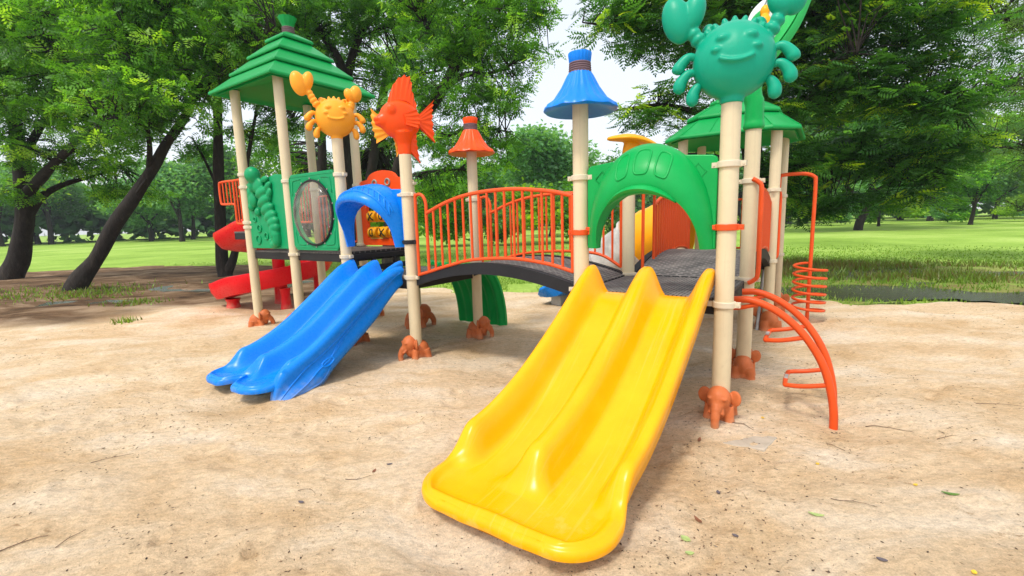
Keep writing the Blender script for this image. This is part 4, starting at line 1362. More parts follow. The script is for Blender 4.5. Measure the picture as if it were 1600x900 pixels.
def lawn_material():
    m, nt, b = _new('lawn'); L = nt.links.new
    tc = N(nt, 'ShaderNodeTexCoord'); P = tc.outputs['Object']
    n1 = N(nt, 'ShaderNodeTexNoise', i_Scale=.16, i_Detail=6.0, i_Roughness=.65); L(P, n1.inputs['Vector'])
    r1 = ramp(nt, [(.30, (0.15, 0.27, 0.030)), (.52, (0.29, 0.45, 0.075)), (.72, (0.42, 0.56, 0.14))]); L(n1.outputs[0], r1.inputs[0])
    n2 = N(nt, 'ShaderNodeTexNoise', i_Scale=9.0, i_Detail=8.0, i_Roughness=.75); L(P, n2.inputs['Vector'])
    r2 = ramp(nt, [(.3, .72), (.7, 1.12)]); L(n2.outputs[0], r2.inputs[0])
    mx = N(nt, 'ShaderNodeMix', data_type='RGBA', blend_type='MULTIPLY'); mx.inputs['Factor'].default_value = 1
    L(r1.outputs[0], mx.inputs['A']); L(r2.outputs[0], mx.inputs['B'])
    at = N(nt, 'ShaderNodeAttribute', attribute_name='mud')
    n3 = N(nt, 'ShaderNodeTexNoise', i_Scale=1.3, i_Detail=6.0, i_Roughness=.7); L(P, n3.inputs['Vector'])
    r3 = ramp(nt, [(.38, 0.25), (.60, 1.0)]); L(n3.outputs[0], r3.inputs[0])
    mu = N(nt, 'ShaderNodeMath', operation='MULTIPLY'); L(at.outputs['Fac'], mu.inputs[0]); L(r3.outputs[0], mu.inputs[1])
    mx2 = N(nt, 'ShaderNodeMix', data_type='RGBA'); L(mu.outputs[0], mx2.inputs['Factor']); L(mx.outputs['Result'], mx2.inputs['A']); mx2.inputs['B'].default_value = (0.19, 0.16, 0.06, 1)
    L(mx2.outputs['Result'], b.inputs['Base Color'])
    b.inputs['Roughness'].default_value = .95; b.inputs['Specular IOR Level'].default_value = .1
    bp = N(nt, 'ShaderNodeBump', i_Strength=.4, i_Distance=.04); L(n2.outputs[0], bp.inputs['Height']); L(bp.outputs[0], b.inputs['Normal'])
    return m
M['lawn'] = lawn_material()
POOLS = [(8.7, 7.35, 2.3, .55), (6.0, 8.25, 1.2, .22), (14.8, 12.6, 3.4, .6), (11.4, 10.4, 1.4, .4), (19, 15, 4, .6)]
def pools(x, y):
    p = 0
    for a, b, ra, rb in POOLS:
        dx, dy = x - a, y - b
        p = np.maximum(p, np.exp(-((dx * .85 - dy * .5) / ra) ** 2 - ((dx * .5 + dy * .85) / rb) ** 2 + .9 * fbm(x, y, 1.1, 3, 52)))
    return np.clip(p, 0, 1)
def lawn_h(x, y):
    d = edge_sd(x, y); w = wet_zone(x, y)
    return -.11 * pools(x, y) * w + -.10 * np.clip(d / .5 + .4, 0, 1.6) + .02 + .05 * fbm(x, y, .35, 3, 12) * np.clip(np.hypot(x, y) / 10, 0, 1) - w * (.030 + .075 * fbm(x * .7, y, .8, 4, 33))
rr = np.concatenate([np.geomspace(4.0, 60, 240), np.geomspace(64, 500, 30)])
an = np.radians(np.linspace(-80, 80, 300))
RR, AN = np.meshgrid(rr, an, indexing='ij')
X, Y = RR * np.sin(AN), RR * np.cos(AN)
lawn = sheet('lawn', X, Y, lawn_h(X, Y) - .25 * (RR < 4.3), 'lawn', {'mud': wet_zone(X, Y).ravel()})
tag(lawn, kind='structure')

# standing water in the hollows of the lawn
def water_material():
    m, nt, b = _new('puddle_water'); L = nt.links.new
    b.inputs['Base Color'].default_value = (0.055, 0.05, 0.035, 1)
    b.inputs['Roughness'].default_value = .20; b.inputs['IOR'].default_value = 1.33; b.inputs['Specular IOR Level'].default_value = .6
    tc = N(nt, 'ShaderNodeTexCoord'); n = N(nt, 'ShaderNodeTexNoise', i_Scale=14.0, i_Detail=4.0); L(tc.outputs['Object'], n.inputs['Vector'])
    bp = N(nt, 'ShaderNodeBump', i_Strength=.8, i_Distance=.02); L(n.outputs[0], bp.inputs['Height']); L(bp.outputs[0], b.inputs['Normal'])
    return m
M['water'] = water_material()
gx = np.linspace(1.5, 34, 120); gy = np.linspace(2, 24, 90)
X, Y = np.meshgrid(gx, gy, indexing='xy')
idx = np.arange(X.size).reshape(X.shape)
Fq = np.stack([idx[:-1, :-1], idx[:-1, 1:], idx[1:, 1:], idx[1:, :-1]], -1).reshape(-1, 4)
ok = ((wet_zone(X, Y) > .02) & (edge_sd(X, Y) < .30)).ravel()
Fq = Fq[ok[Fq].all(1)]
water = raw_mesh('puddle_water', np.stack([X, Y, X * 0 - .022], -1).reshape(-1, 3), Fq, 'water'); tag(water, kind='structure')
for (cx, cy, ax_, ay_, q) in ((-7.4, 12.3, 2.6, 1.1, 42), (-9.6, 9.9, 1.6, .5, 34)):      # thin puddles in the hollows of the earth path
    aa = np.linspace(0, 2 * PI, 40, endpoint=False)
    g = np.random.default_rng(4).random((400, 2)) * 2 - 1
    zz = float(np.percentile(sand_h(cx + g[:, 0] * ax_, cy + g[:, 1] * ay_), q))
    zr = zz - np.zeros(40) - .05
    mb = MB(); rgs = [[(cx + ax_ * f * math.cos(t), cy + ay_ * f * math.sin(t), zz - (.08 if f > .95 else 0)) for t in aa] for f in (.01, .5, .85, 1.0)]
    mb.loft(rgs, cap=False)
    o = mb.build('puddle_water', 'water', None, 0); tag(o, kind='structure')
# ------------------------------------------------------------------ trees
# limbs: (x, y, z, radius) polylines, the first is the trunk; ell: (x, y, z, rx, ry, rz) leafy masses
TREES = {
 'T1': dict(limbs=[
  [(-16.92,15.6,-0.06,0.62),(-16.54,15.6,0.79,0.42),(-16.03,15.5,1.84,0.36),(-15.75,15.4,2.87,0.33),(-15.45,15.2,4.24,0.28),(-15.27,15.0,5.72,0.22),(-14.92,14.8,7.48,0.17),(-14.64,14.6,9.29,0.1)],
  [(-15.78,15.4,2.66,0.26),(-14.83,15.0,3.17,0.2),(-13.63,14.6,3.81,0.16),(-11.92,14.0,4.49,0.11),(-10.63,13.6,4.73,0.06)],
  [(-15.97,15.5,1.95,0.22),(-15.48,15.6,2.66,0.17),(-14.91,15.8,3.08,0.13),(-14.2,16.0,3.32,0.08),(-13.13,16.2,3.65,0.05)],
  [(-15.44,15.2,3.84,0.18),(-13.68,14.6,5.21,0.13),(-12.01,14.0,6.25,0.1),(-10.38,13.5,7.03,0.06),(-8.91,13.0,7.42,0.03)],
  [(-15.27,15.0,5.16,0.14),(-15.15,14.0,5.99,0.1),(-15.28,13.5,6.84,0.06)],
 ], ell=[
  (-14.18,14.5,7.17,2.6,2.2,1.3),(-11.3,13.5,6.73,2.2,2.0,1.2),(-12.7,14.0,5.4,2.0,1.8,0.9),(-14.92,14.5,5.22,1.8,1.5,0.9),
  (-11.55,14.0,4.48,1.5,1.4,0.7),(-14.67,14.8,4.06,1.4,1.3,0.6),(-13.84,15.8,3.77,1.6,1.3,0.55),(-10.2,13.5,5.88,1.4,1.4,0.9),
  (-14.85,14.0,7.51,1.8,1.8,1.4),(-13.52,16.0,2.84,1.0,1.0,0.45),(-12.86,14.0,8.62,3,2,1.3),(-12.75,16.4,2.84,0.9,0.9,0.4),
  (-15.86,15.0,3.04,0.9,0.8,0.5),(-8.99,12.6,7.02,1.6,1.6,0.8)]),
 'T2': dict(limbs=[
  [(-11.61,12.2,-0.15,0.48),(-11.4,12.3,0.21,0.33),(-11.09,12.4,0.79,0.28),(-10.52,12.5,1.71,0.26),(-9.95,12.6,2.45,0.235),(-9.45,12.7,3.16,0.22),(-9.05,12.8,3.83,0.2),(-8.55,12.9,4.52,0.18),(-8.18,13.0,5.35,0.14),(-7.7,13.0,6.45,0.1),(-7.22,13.0,7.68,0.06)],
  [(-9.6,12.7,3.0,0.12),(-9.25,12.4,3.64,0.1),(-9.11,12.2,4.23,0.08),(-9.03,12.0,5.09,0.06),(-8.96,11.8,6.05,0.03)],
  [(-8.89,12.8,4.02,0.09),(-8.94,12.2,4.07,0.07),(-9.24,11.8,4.18,0.05),(-9.53,11.4,4.08,0.03)],
  [(-8.34,12.9,4.84,0.1),(-7.41,12.6,5.37,0.08),(-6.5,12.4,5.9,0.05),(-5.62,12.2,6.4,0.03)],
  [(-8.28,13.0,5.19,0.09),(-8.32,12.6,6.01,0.07),(-8.38,12.4,6.85,0.04)],
  [(-9.95,12.6,2.45,0.07),(-9.51,12.3,2.67,0.055),(-9.23,12.1,2.8,0.035)],
 ], ell=[
  (-7.95,12.6,6.31,1.8,1.8,1.0),(-8.86,12.2,5.74,1.6,1.5,0.9),(-8.53,12.0,4.78,1.5,1.4,0.6),(-9.05,11.6,4.4,1.2,1.2,0.5),
  (-7.72,12.8,5.28,1.2,1.3,0.6),(-6.55,12.4,6.2,1.3,1.3,0.8),(-8.32,12.4,7.28,2.0,1.8,0.9),(-6.84,12.6,7.48,1.8,1.5,0.8),
  (-9.44,11.6,3.82,0.9,0.9,0.4),(-8.33,12.4,4.25,0.9,0.9,0.35),(-9.72,11.6,5.0,1.0,1.1,0.5)]),
 'T3': dict(limbs=[
  [(-9.32,15.0,-0.08,0.34),(-9.36,15.0,0.42,0.26),(-9.28,15.0,1.65,0.22),(-9.12,15.0,3.44,0.2),(-8.94,15.0,5.17,0.18),(-8.8,15.0,6.66,0.15),(-8.37,15.0,8.28,0.11),(-8.02,15.0,9.32,0.07)],
  [(-9.26,15.0,0.05,0.22),(-8.95,15.0,0.62,0.17),(-8.72,15.1,1.64,0.13),(-8.46,15.2,3.05,0.11),(-8.23,15.4,4.26,0.08),(-7.92,15.6,5.67,0.05)],
  [(-8.96,15.0,4.98,0.1),(-9.41,15.0,6.12,0.07),(-9.68,15.0,7.05,0.04)],
  [(-8.8,15.0,6.48,0.1),(-7.9,15.0,7.37,0.08),(-7.05,15.0,8.06,0.05)],
  [(-9.18,15.0,2.66,0.06),(-9.78,15.4,3.71,0.05),(-10.29,15.7,4.47,0.03)],
 ], ell=[
  (-8.46,15.0,7.56,1.8,1.6,0.9),(-7.84,15.4,6.39,1.3,1.2,0.8),(-9.51,15.2,6.37,1.2,1.2,0.7),(-6.88,15.0,7.88,1.5,1.4,0.9),
  (-8.25,15.6,4.5,0.8,0.8,0.6),(-10.06,15.6,4.15,0.7,0.7,0.45),(-7.55,15.4,5.23,0.8,0.8,0.6),(-6.5,15.0,6.78,1.1,1.2,0.7),
  (-8.67,15.0,8.99,2,1.5,0.8)]),
 'T4': dict(limbs=[
  [(-5.88,17.0,0.43,0.42),(-5.83,17.0,1.54,0.3),(-5.74,17.0,3.58,0.27),(-5.65,17.0,5.32,0.26),(-5.54,17.0,6.6,0.25)],
  [(-5.55,17.0,6.5,0.2),(-5.72,16.8,7.13,0.18),(-6.04,16.5,7.78,0.16),(-6.39,16.3,8.4,0.14),(-6.65,16.0,9.04,0.1)],
  [(-5.55,17.0,6.5,0.2),(-5.24,17.0,7.33,0.17),(-4.89,17.0,8.14,0.15),(-4.5,17.0,9.05,0.12),(-4.23,17.0,9.84,0.09)],
  [(-6.14,16.5,7.92,0.08),(-6.59,16.0,7.51,0.06),(-7.08,15.6,6.91,0.03)],
  [(-5.69,17.0,4.46,0.08),(-6.1,16.6,5.04,0.06),(-6.55,16.2,5.48,0.04)],
  [(-5.03,17.0,7.84,0.08),(-3.81,16.6,8.06,0.06),(-2.68,16.3,8.11,0.03)],
 ], ell=[
  (-6.31,16.0,8.28,1.8,1.5,0.9),(-4.26,16.8,8.55,1.7,1.5,0.9),(-5.68,17.6,7.86,1.5,1.4,0.7),(-7.01,15.8,6.49,1.2,1.2,0.7),
  (-2.9,16.4,8.35,1.5,1.5,0.8),(-6.36,16.6,5.89,1.1,1.1,0.6),(-4.28,17.2,6.62,1.2,1.2,0.7),(-5.37,16.5,9.43,2.4,1.8,0.8),
  (-7.11,16.6,4.86,0.9,0.9,0.5),(-5.11,17.4,5.4,1,1,0.6)]),
 'T5': dict(limbs=[
  [(-8.24,20.0,0.16,0.36),(-8.02,20.0,2.12,0.26),(-7.78,20.0,4.49,0.24),(-7.68,20.0,6.53,0.2),(-7.59,20.0,9.0,0.15)],
  [(-7.73,20.0,6.03,0.1),(-8.42,20.0,7.05,0.07),(-8.85,20.0,8.06,0.04)],
 ], ell=[
  (-8.7,22.0,4.22,1.5,1.3,0.8),(-10.67,22.0,5.13,1.5,1.4,1.0),(-11.69,23.0,3.21,1.2,1.2,0.7),(-8.26,23.5,1.56,1.5,1.2,0.6),
  (-8.24,20.0,9.02,1.6,1.5,0.9)]),
 'T10': dict(limbs=[
  [(-6.92,21.0,0.11,0.36),(-6.27,21.0,2.93,0.27),(-5.65,21.0,5.65,0.25),(-5.19,21.0,7.49,0.22),(-4.46,21.0,9.03,0.19),(-3.68,21.0,10.77,0.15),(-3.09,21.0,11.74,0.1)],
  [(-5.27,21.0,7.23,0.12),(-4.04,20.5,7.58,0.09),(-2.62,20.0,7.64,0.05)],
  [(-5.85,21.0,4.85,0.1),(-4.82,21.0,5.63,0.07),(-3.97,21.0,5.87,0.04)],
 ], ell=[
  (-7.13,22.5,3.64,1.8,1.5,1.0),(-4.02,20.6,8.12,1.7,1.6,0.9),(-2.86,20.4,9.27,1.6,1.5,1.0),(-5.69,22.0,5.0,1.6,1.4,0.9),
  (-5.51,23.0,2.42,1.5,1.4,0.9)]),
 'T6': dict(limbs=[
  [(-3.62,14.0,0.39,0.36),(-3.56,14.0,1.31,0.27),(-3.39,14.0,2.62,0.24),(-3.03,13.8,3.5,0.22),(-2.37,13.5,4.39,0.2),(-1.75,13.2,5.03,0.19),(-1.39,13.0,5.52,0.175),(-0.89,12.8,6.22,0.16),(-0.6,12.6,6.87,0.14),(-0.37,12.4,7.66,0.1)],
  [(-1.72,13.2,5.06,0.11),(-1.09,12.8,5.3,0.09),(-0.41,12.3,5.17,0.07),(0.16,12.0,5.29,0.04)],
  [(-0.87,12.8,6.27,0.1),(0.03,12.2,6.32,0.07),(0.72,11.8,6.28,0.04),(1.08,11.6,6.33,0.02)],
  [(-2.81,13.7,3.74,0.1),(-1.82,13.2,3.81,0.08),(-0.9,12.8,3.96,0.05),(-0.05,12.5,3.8,0.025)],
  [(-3.35,14.0,2.71,0.08),(-2.47,13.6,2.92,0.06),(-1.33,13.2,2.94,0.035)],
  [(-1.39,13.0,5.52,0.09),(-1.83,13.0,6.29,0.07),(-2.3,13.0,6.93,0.04)],
 ], ell=[
  (0.03,12.0,6.17,1.05,1.2,0.8),(-0.81,12.6,5.73,1.1,1.2,0.6),(0.47,11.8,5.43,0.75,0.8,0.45),(-0.34,12.4,4.81,0.95,1.0,0.45),
  (-1.49,13.0,6.28,1.2,1.2,0.8),(-0.91,12.8,3.71,1.1,1.0,0.5),(-2.01,13.3,3.83,1.1,1.0,0.6),(-0.06,12.6,3.49,0.6,0.7,0.4),
  (-1.74,13.5,2.54,1.2,1.0,0.5),(-2.35,13.6,5.01,1.0,1.0,0.7),(-2.85,14.3,1.86,1.0,0.9,0.45),(-1.04,12.8,4.61,0.9,0.9,0.5),
  (-0.27,12.2,6.84,1.2,1.2,0.6),(-0.6,13.0,2.98,0.7,0.7,0.35),(0.64,11.6,6.41,0.7,0.7,0.4),(-1.74,12.8,7.44,1.8,1.4,0.6),
  (0.13,12.2,4.28,0.5,0.6,0.3)]),
 'T7': dict(limbs=[
  [(6.66,12.5,0.01,0.42),(6.62,12.5,0.88,0.34),(6.47,12.4,2.06,0.31),(6.18,12.2,3.34,0.29),(5.82,12.0,4.68,0.26),(5.52,11.8,5.8,0.22),(5.18,11.5,6.93,0.17)],
  [(6.17,12.2,3.41,0.18),(6.74,11.6,3.82,0.15),(7.39,11.0,4.09,0.12),(7.94,10.4,4.05,0.09),(8.48,9.9,3.78,0.06),(8.89,9.6,3.45,0.03)],
  [(5.86,12.0,4.53,0.18),(6.68,11.4,5.34,0.15),(7.55,10.8,5.76,0.12),(8.28,10.2,5.86,0.09),(8.97,9.8,5.66,0.05)],
  [(5.82,12.0,4.83,0.15),(4.53,11.6,5.47,0.12),(3.35,11.2,5.63,0.08),(2.26,10.8,5.64,0.05),(1.67,10.6,5.64,0.02)],
  [(6.14,12.2,3.49,0.13),(4.82,11.8,3.91,0.1),(3.77,11.5,4.1,0.07),(2.79,11.2,3.98,0.04),(2.23,11.0,3.88,0.02)],
  [(6.46,12.4,2.22,0.12),(7.25,11.8,2.63,0.1),(8.08,11.2,2.68,0.07),(8.74,10.7,2.46,0.045),(9.36,10.4,2.2,0.02)],
  [(5.56,11.8,5.65,0.12),(4.14,11.0,6.06,0.1),(3.0,10.5,6.25,0.06)],
  [(6.32,12.3,2.71,0.1),(5.25,12.0,2.94,0.07),(4.37,11.8,3.01,0.04)],
  [(7.39,11.0,4.09,0.06),(7.07,10.2,4.53,0.05),(6.89,9.6,4.58,0.03)],
 ], ell=[
  (7.23,11.0,4.23,1.6,1.5,0.8),(8.05,10.4,4.31,1.5,1.4,0.8),(8.64,9.9,3.52,1.1,1.1,0.6),(6.76,11.3,5.44,1.5,1.5,0.8),
  (7.56,10.6,5.55,1.7,1.5,0.8),(8.39,10.1,5.2,1.3,1.3,0.8),(4.53,11.6,5.61,1.2,1.2,0.7),(3.18,11.1,5.66,0.9,1.0,0.5),
  (2.19,10.8,5.77,0.55,0.7,0.35),(3.77,11.5,4.17,0.9,1.0,0.5),(2.79,11.2,3.84,0.55,0.7,0.35),(5.07,12.0,3.64,1.0,1.0,0.6),
  (7.48,11.7,2.91,1.3,1.2,0.65),(8.45,11.1,2.73,1.3,1.2,0.6),(9.15,10.5,2.43,1.0,1.0,0.5),(6.45,12.0,4.82,1.4,1.3,0.9),
  (5.85,11.6,6.41,2.0,1.6,0.8),(3.85,11.0,6.2,1.5,1.4,0.7),(7.09,10.6,6.32,2.2,1.6,0.6),(7.3,12.4,2.36,1.1,1.0,0.6),
  (9.23,10.0,2.63,0.7,0.7,0.5),(9.04,10.8,1.75,0.8,0.8,0.3),(8.12,11.6,1.81,1.0,0.9,0.4),(7.69,12.4,1.52,0.9,0.8,0.35),
  (2.67,10.8,6.02,0.8,0.9,0.4),(9.03,9.7,4.2,0.8,0.9,0.5),(4.08,11.9,3.27,0.6,0.6,0.3),(2.38,11.4,3.38,0.35,0.5,0.22),
  (3.22,11.2,4.81,0.5,0.6,0.3),(10.03,9.9,1.81,0.5,0.5,0.2)]),
 'T8': dict(limbs=[
  [(16.34,13.0,-0.32,0.35),(15.91,13.0,1.3,0.27),(15.28,13.0,3.21,0.22),(14.65,13.0,5.21,0.18),(14.22,13.0,7.11,0.12)],
  [(15.61,13.0,2.18,0.1),(13.9,12.5,2.85,0.07),(12.35,12.0,2.98,0.04),(11.68,11.8,2.81,0.02)],
  [(15.12,13.0,3.72,0.11),(13.35,12.5,4.46,0.08),(11.9,12.0,4.67,0.04)],
  [(14.63,13.0,5.37,0.1),(12.98,12.5,6.01,0.07),(11.49,12.0,6.15,0.04)],
  [(15.83,13.0,1.31,0.08),(14.53,12.6,1.5,0.05),(13.26,12.2,1.36,0.02)],
 ], ell=[
  (12.59,12.4,5.68,1.1,1.2,0.8),(12.4,12.2,4.25,0.9,1.0,0.7),(13.05,12.2,2.99,0.9,1.0,0.6),(11.49,12.0,6.15,0.8,0.9,0.6),
  (13.96,12.8,4.84,1.2,1.2,1.0),(13.6,12.4,1.69,0.6,0.7,0.35),(12.17,12.0,3.14,0.5,0.6,0.4),(14.6,12.8,2.7,1,1,0.7),
  (12.6,12.4,6.87,1.4,1.2,0.5)]),
 'T9': dict(limbs=[
  [(26.13,35.0,-0.08,0.62),(26.22,35.0,0.59,0.5),(26.59,35.0,1.43,0.45),(26.95,35.0,2.83,0.4),(26.94,35.0,4.68,0.32)],
  [(26.69,35.0,1.9,0.25),(24.2,34.0,3.3,0.2),(22.08,33.0,4.16,0.1)],
  [(26.95,35.0,2.83,0.22),(28.32,34.0,3.64,0.15),(29.26,33.0,3.74,0.08)],
 ], ell=[
  (26.57,35.0,6.29,4.5,4,2.0),(22.67,34.0,5.36,3.5,3,1.4),(29.52,34.0,5.48,3.5,3,1.4),(25.05,35.0,7.69,4,4,2.2),
  (29.26,35.0,7.57,4,4,2.0)]),
}
def bark_material():
    m, nt, b = _new('dark_bark'); L = nt.links.new
    tc = N(nt, 'ShaderNodeTexCoord')
    mp = N(nt, 'ShaderNodeMapping'); mp.inputs['Scale'].default_value = (1, 1, .25); L(tc.outputs['Object'], mp.inputs['Vector'])
    n = N(nt, 'ShaderNodeTexNoise', i_Scale=9.0, i_Detail=8.0, i_Roughness=.7); L(mp.outputs[0], n.inputs['Vector'])
    r = ramp(nt, [(.3, (0.007, 0.005, 0.004)), (.55, (0.022, 0.016, 0.012)), (.78, (0.075, 0.058, 0.045))]); L(n.outputs[0], r.inputs[0])
    L(r.outputs[0], b.inputs['Base Color']); b.inputs['Roughness'].default_value = .9
    bp = N(nt, 'ShaderNodeBump', i_Strength=1.0, i_Distance=.05); L(n.outputs[0], bp.inputs['Height']); L(bp.outputs[0], b.inputs['Normal'])
    return m
M['bark'] = bark_material()
def leaf_material(name, stops, trans=.48):
    m, nt, b = _new(name); L = nt.links.new
    at = N(nt, 'ShaderNodeAttribute', attribute_name='tone')
    r = ramp(nt, stops); L(at.outputs['Fac'], r.inputs[0])
    L(r.outputs[0], b.inputs['Base Color']); b.inputs['Roughness'].default_value = .45; b.inputs['Specular IOR Level'].default_value = .35
    tr = N(nt, 'ShaderNodeBsdfTranslucent')
    mx = N(nt, 'ShaderNodeMix', data_type='RGBA', blend_type='MULTIPLY'); mx.inputs['Factor'].default_value = 1
    L(r.outputs[0], mx.inputs['A']); mx.inputs['B'].default_value = (2.0, 1.9, .60, 1)
    L(mx.outputs['Result'], tr.inputs['Color'])
    ms = N(nt, 'ShaderNodeMixShader'); ms.inputs[0].default_value = trans
    L(b.outputs[0], ms.inputs[1]); L(tr.outputs[0], ms.inputs[2])
    L(ms.outputs[0], nt.nodes['Material Output'].inputs['Surface'])
    return m
M['leaf_a'] = leaf_material('mid_green_leaf', [(0, (0.036, 0.114, 0.015)), (.45, (0.086, 0.250, 0.026)), (.8, (0.189, 0.446, 0.044)), (1, (0.359, 0.589, 0.061))])
M['leaf_b'] = leaf_material('deep_green_leaf', [(0, (0.027, 0.094, 0.022)), (.5, (0.062, 0.191, 0.036)), (.85, (0.134, 0.337, 0.044)), (1, (0.448, 0.620, 0.044))])
M['leaf_c'] = leaf_material('fine_grey_green_leaf', [(0, (0.046, 0.104, 0.025)), (.6, (0.104, 0.208, 0.049)), (1, (0.208, 0.343, 0.083))])
M['leaf_d'] = leaf_material('hazy_blue_green_leaf', [(0, (0.055, 0.160, 0.067)), (.6, (0.125, 0.304, 0.125)), (1, (0.248, 0.469, 0.193))])  # far foliage: pale look of distance haze is mixed into this leaf colour
M['leaf_e'] = leaf_material('yellow_green_leaf', [(0, (0.088, 0.193, 0.018)), (.6, (0.211, 0.386, 0.035)), (1, (0.439, 0.597, 0.070))])

def frond_template(pairs, width, lw):
    """A drooping pinnate leaf of unit length along +x: every leaflet is one quad."""
    V = []
    for i in range(pairs):
        t = (i + .9) / (pairs + .3)
        l = width * (math.sin(PI * (t * .86 + .10)) ** .7)
        x = t; z = -.30 * t * t
        for s in (-1, 1):
            d = Vector((.42, s * .95, -.28)).normalized()
            p = Vector((x, 0, z))
            side = Vector((1, -s * .3, .0)).normalized() * lw
            V += [p, p + d * l * .5 + side, p + d * l, p + d * l * .45 - side]
    p = Vector((.97, 0, -.28)); l = width * .6
    V += [p, p + Vector((l * .5, lw, -.05 * l)), p + Vector((l, 0, -.15 * l)), p + Vector((l * .5, -lw, -.05 * l))]
    return np.array([tuple(v) for v in V])
def rot_mats(yaw, pitch, roll):
    cy, sy, cp, sp, cr, sr = np.cos(yaw), np.sin(yaw), np.cos(pitch), np.sin(pitch), np.cos(roll), np.sin(roll)
    R = np.empty((len(yaw), 3, 3))
    R[:, 0, 0] = cy * cp; R[:, 0, 1] = cy * sp * sr - sy * cr; R[:, 0, 2] = cy * sp * cr + sy * sr
    R[:, 1, 0] = sy * cp; R[:, 1, 1] = sy * sp * sr + cy * cr; R[:, 1, 2] = sy * sp * cr - cy * sr
    R[:, 2, 0] = -sp; R[:, 2, 1] = cp * sr; R[:, 2, 2] = cp * cr
    return R
def leaf_mesh(name, tmpl, pos, R, sc, tone, mat, parent):
    V = np.einsum('nij,kj->nki', R, tmpl) * sc[:, None, None] + pos[:, None, :]
    k = len(tmpl)
    V = V.reshape(-1, 3)
    Fq = np.arange(len(V)).reshape(-1, 4)
    return raw_mesh(name, V, Fq, mat, {'tone': np.repeat(tone, k)}, parent=parent)
def limb_tube(mb, pts, n=10, rough=.08, seed=0):
    P = smooth_path([p[:3] for p in pts], 5)
    r = np.interp(np.linspace(0, len(pts) - 1, len(P)), range(len(pts)), [p[3] for p in pts])
    rings = frame_rings(P, n, list(r))
    out = []
    for i, rg in enumerate(rings):
        c = P[i]
        out.append([c + (q - c) * (1 + rough * 2.2 * mnoise.noise(Vector((q.x * 1.7 + seed, q.y * 1.7, q.z * .8))) ) for q in rg])
    mb.loft(out)
    return P, r
def big_tree(name, label, spec, mat, per_m3, tmpl, fl, kf, tone_mu, seed, flat=.5, young=.0, group=None, nmax=999, slim=1.0):
    rng = np.random.default_rng(seed)
    limbs = [[(q[0], q[1], q[2], q[3] * slim) for q in l] for l in spec['limbs']]
    b = limbs[0][0]
    limbs[0] = [(b[0], b[1], -.25, b[3] * 1.05), (b[0], b[1], .05, b[3] * .85)] + [q for q in limbs[0] if q[2] > .35]
    root = empty(name, (b[0], b[1], 0))
    tag(root, label, 'tree', group)
    base = Vector((b[0], b[1], 0))
    allp = []
    for i, l in enumerate(limbs):
        mb = MB()
        l2 = [(q[0] - b[0], q[1] - b[1], q[2], q[3]) for q in l]
        P, r = limb_tube(mb, l2, 12 if i == 0 else 8, .10, seed)
        mb.build('trunk' if i == 0 else 'limb', 'bark', root, 180)
        if i > 0 or len(limbs) == 1:
            allp += [(p.x, p.y, p.z, rr_) for p, rr_ in zip(P, r)]
        else:
            allp += [(p.x, p.y, p.z, rr_) for p, rr_ in zip(P, r)][len(P) // 2:]
    allp = np.array(allp)
    cl = []
    for e in spec['ell']:
        vol = e[3] * e[4] * e[5] * 4.19
        n = max(4, int(per_m3 * vol ** .8))
        d = rng.normal(size=(n, 3)); d /= np.linalg.norm(d, axis=1)[:, None]
        rad = rng.random(n) ** .45
        cl.append(np.array(e[:3]) - np.array([b[0], b[1], 0]) + d * rad[:, None] * np.array(e[3:]))
    cl = np.concatenate(cl)[:nmax]
    # twigs from the nearest limb to each leaf clump
    mb = MB()
    for c in cl:
        dd = np.linalg.norm(allp[:, :3] - c, axis=1) + rng.random(len(allp)) * .25
        a = allp[int(np.argmin(dd))]
        A, Bv = Vector(a[:3]), Vector(c)
        mid = (A + Bv) / 2 + Vector((rng.normal() * .08, rng.normal() * .08, .12))
        L_ = (Bv - A).length
        mb.tube([A, mid, Bv], [min(a[3], .012 + .010 * L_), .010 + .004 * L_, .005], 4, cap=False)
    o = mb.build('twigs', 'bark', root, 180); tag(o, kind='stuff')
    n = len(cl) * kf
    ci = np.repeat(np.arange(len(cl)), kf)
    yaw = rng.random(n) * 2 * PI
    pitch = rng.normal(size=n) * (.30 if flat < .4 else .55) + .05
    roll = rng.normal(size=n) * (.45 if flat < .4 else .7)
    dirv = np.stack([np.cos(yaw), np.sin(yaw), np.zeros(n)], -1)
    pos = cl[ci] + dirv * (rng.random(n) * fl * .6)[:, None] + rng.normal(size=(n, 3)) * np.array([.16, .16, .16 * flat]) * max(fl, .34) / .45
    tone = np.clip(tone_mu + rng.normal(size=len(cl))[ci] * .24 + rng.normal(size=n) * .12, 0, .93)
    if young > 0:
        yg = (rng.random(len(cl)) < young)[ci]
        tone = np.where(yg, np.clip(.93 + rng.normal(size=n) * .07, 0, 1), tone)
    sc = fl * (.65 + .6 * rng.random(n))
    o = leaf_mesh('crown', tmpl, pos, rot_mats(yaw, pitch, roll), sc, tone, mat, root)
    return root
TA = frond_template(4, .46, .090)
TB = frond_template(6, .40, .062)
TC = frond_template(5, .26, .030)
big_tree('broad_tree', 'big tree at the left edge with a flared trunk and low side limbs', TREES['T1'], 'leaf_a', 10, TA, 0.27, 15, 0.42, 1, young=.14, slim=.72)
big_tree('leaning_tree', 'dark-trunked tree leaning right on the bare earth', TREES['T2'], 'leaf_a', 11.5, TA, 0.24, 15, 0.37, 2, young=.10, slim=.62)
big_tree('twin_trunk_tree', 'straight tree with twin trunks just left of the red slide', TREES['T3'], 'leaf_b', 10.5, TA, 0.25, 13, 0.45, 3, slim=.72)
big_tree('forked_tree', 'tree forking into a V above the pyramid roof', TREES['T4'], 'leaf_a', 10.5, TA, 0.28, 14, 0.37, 4, young=.10, slim=.85)
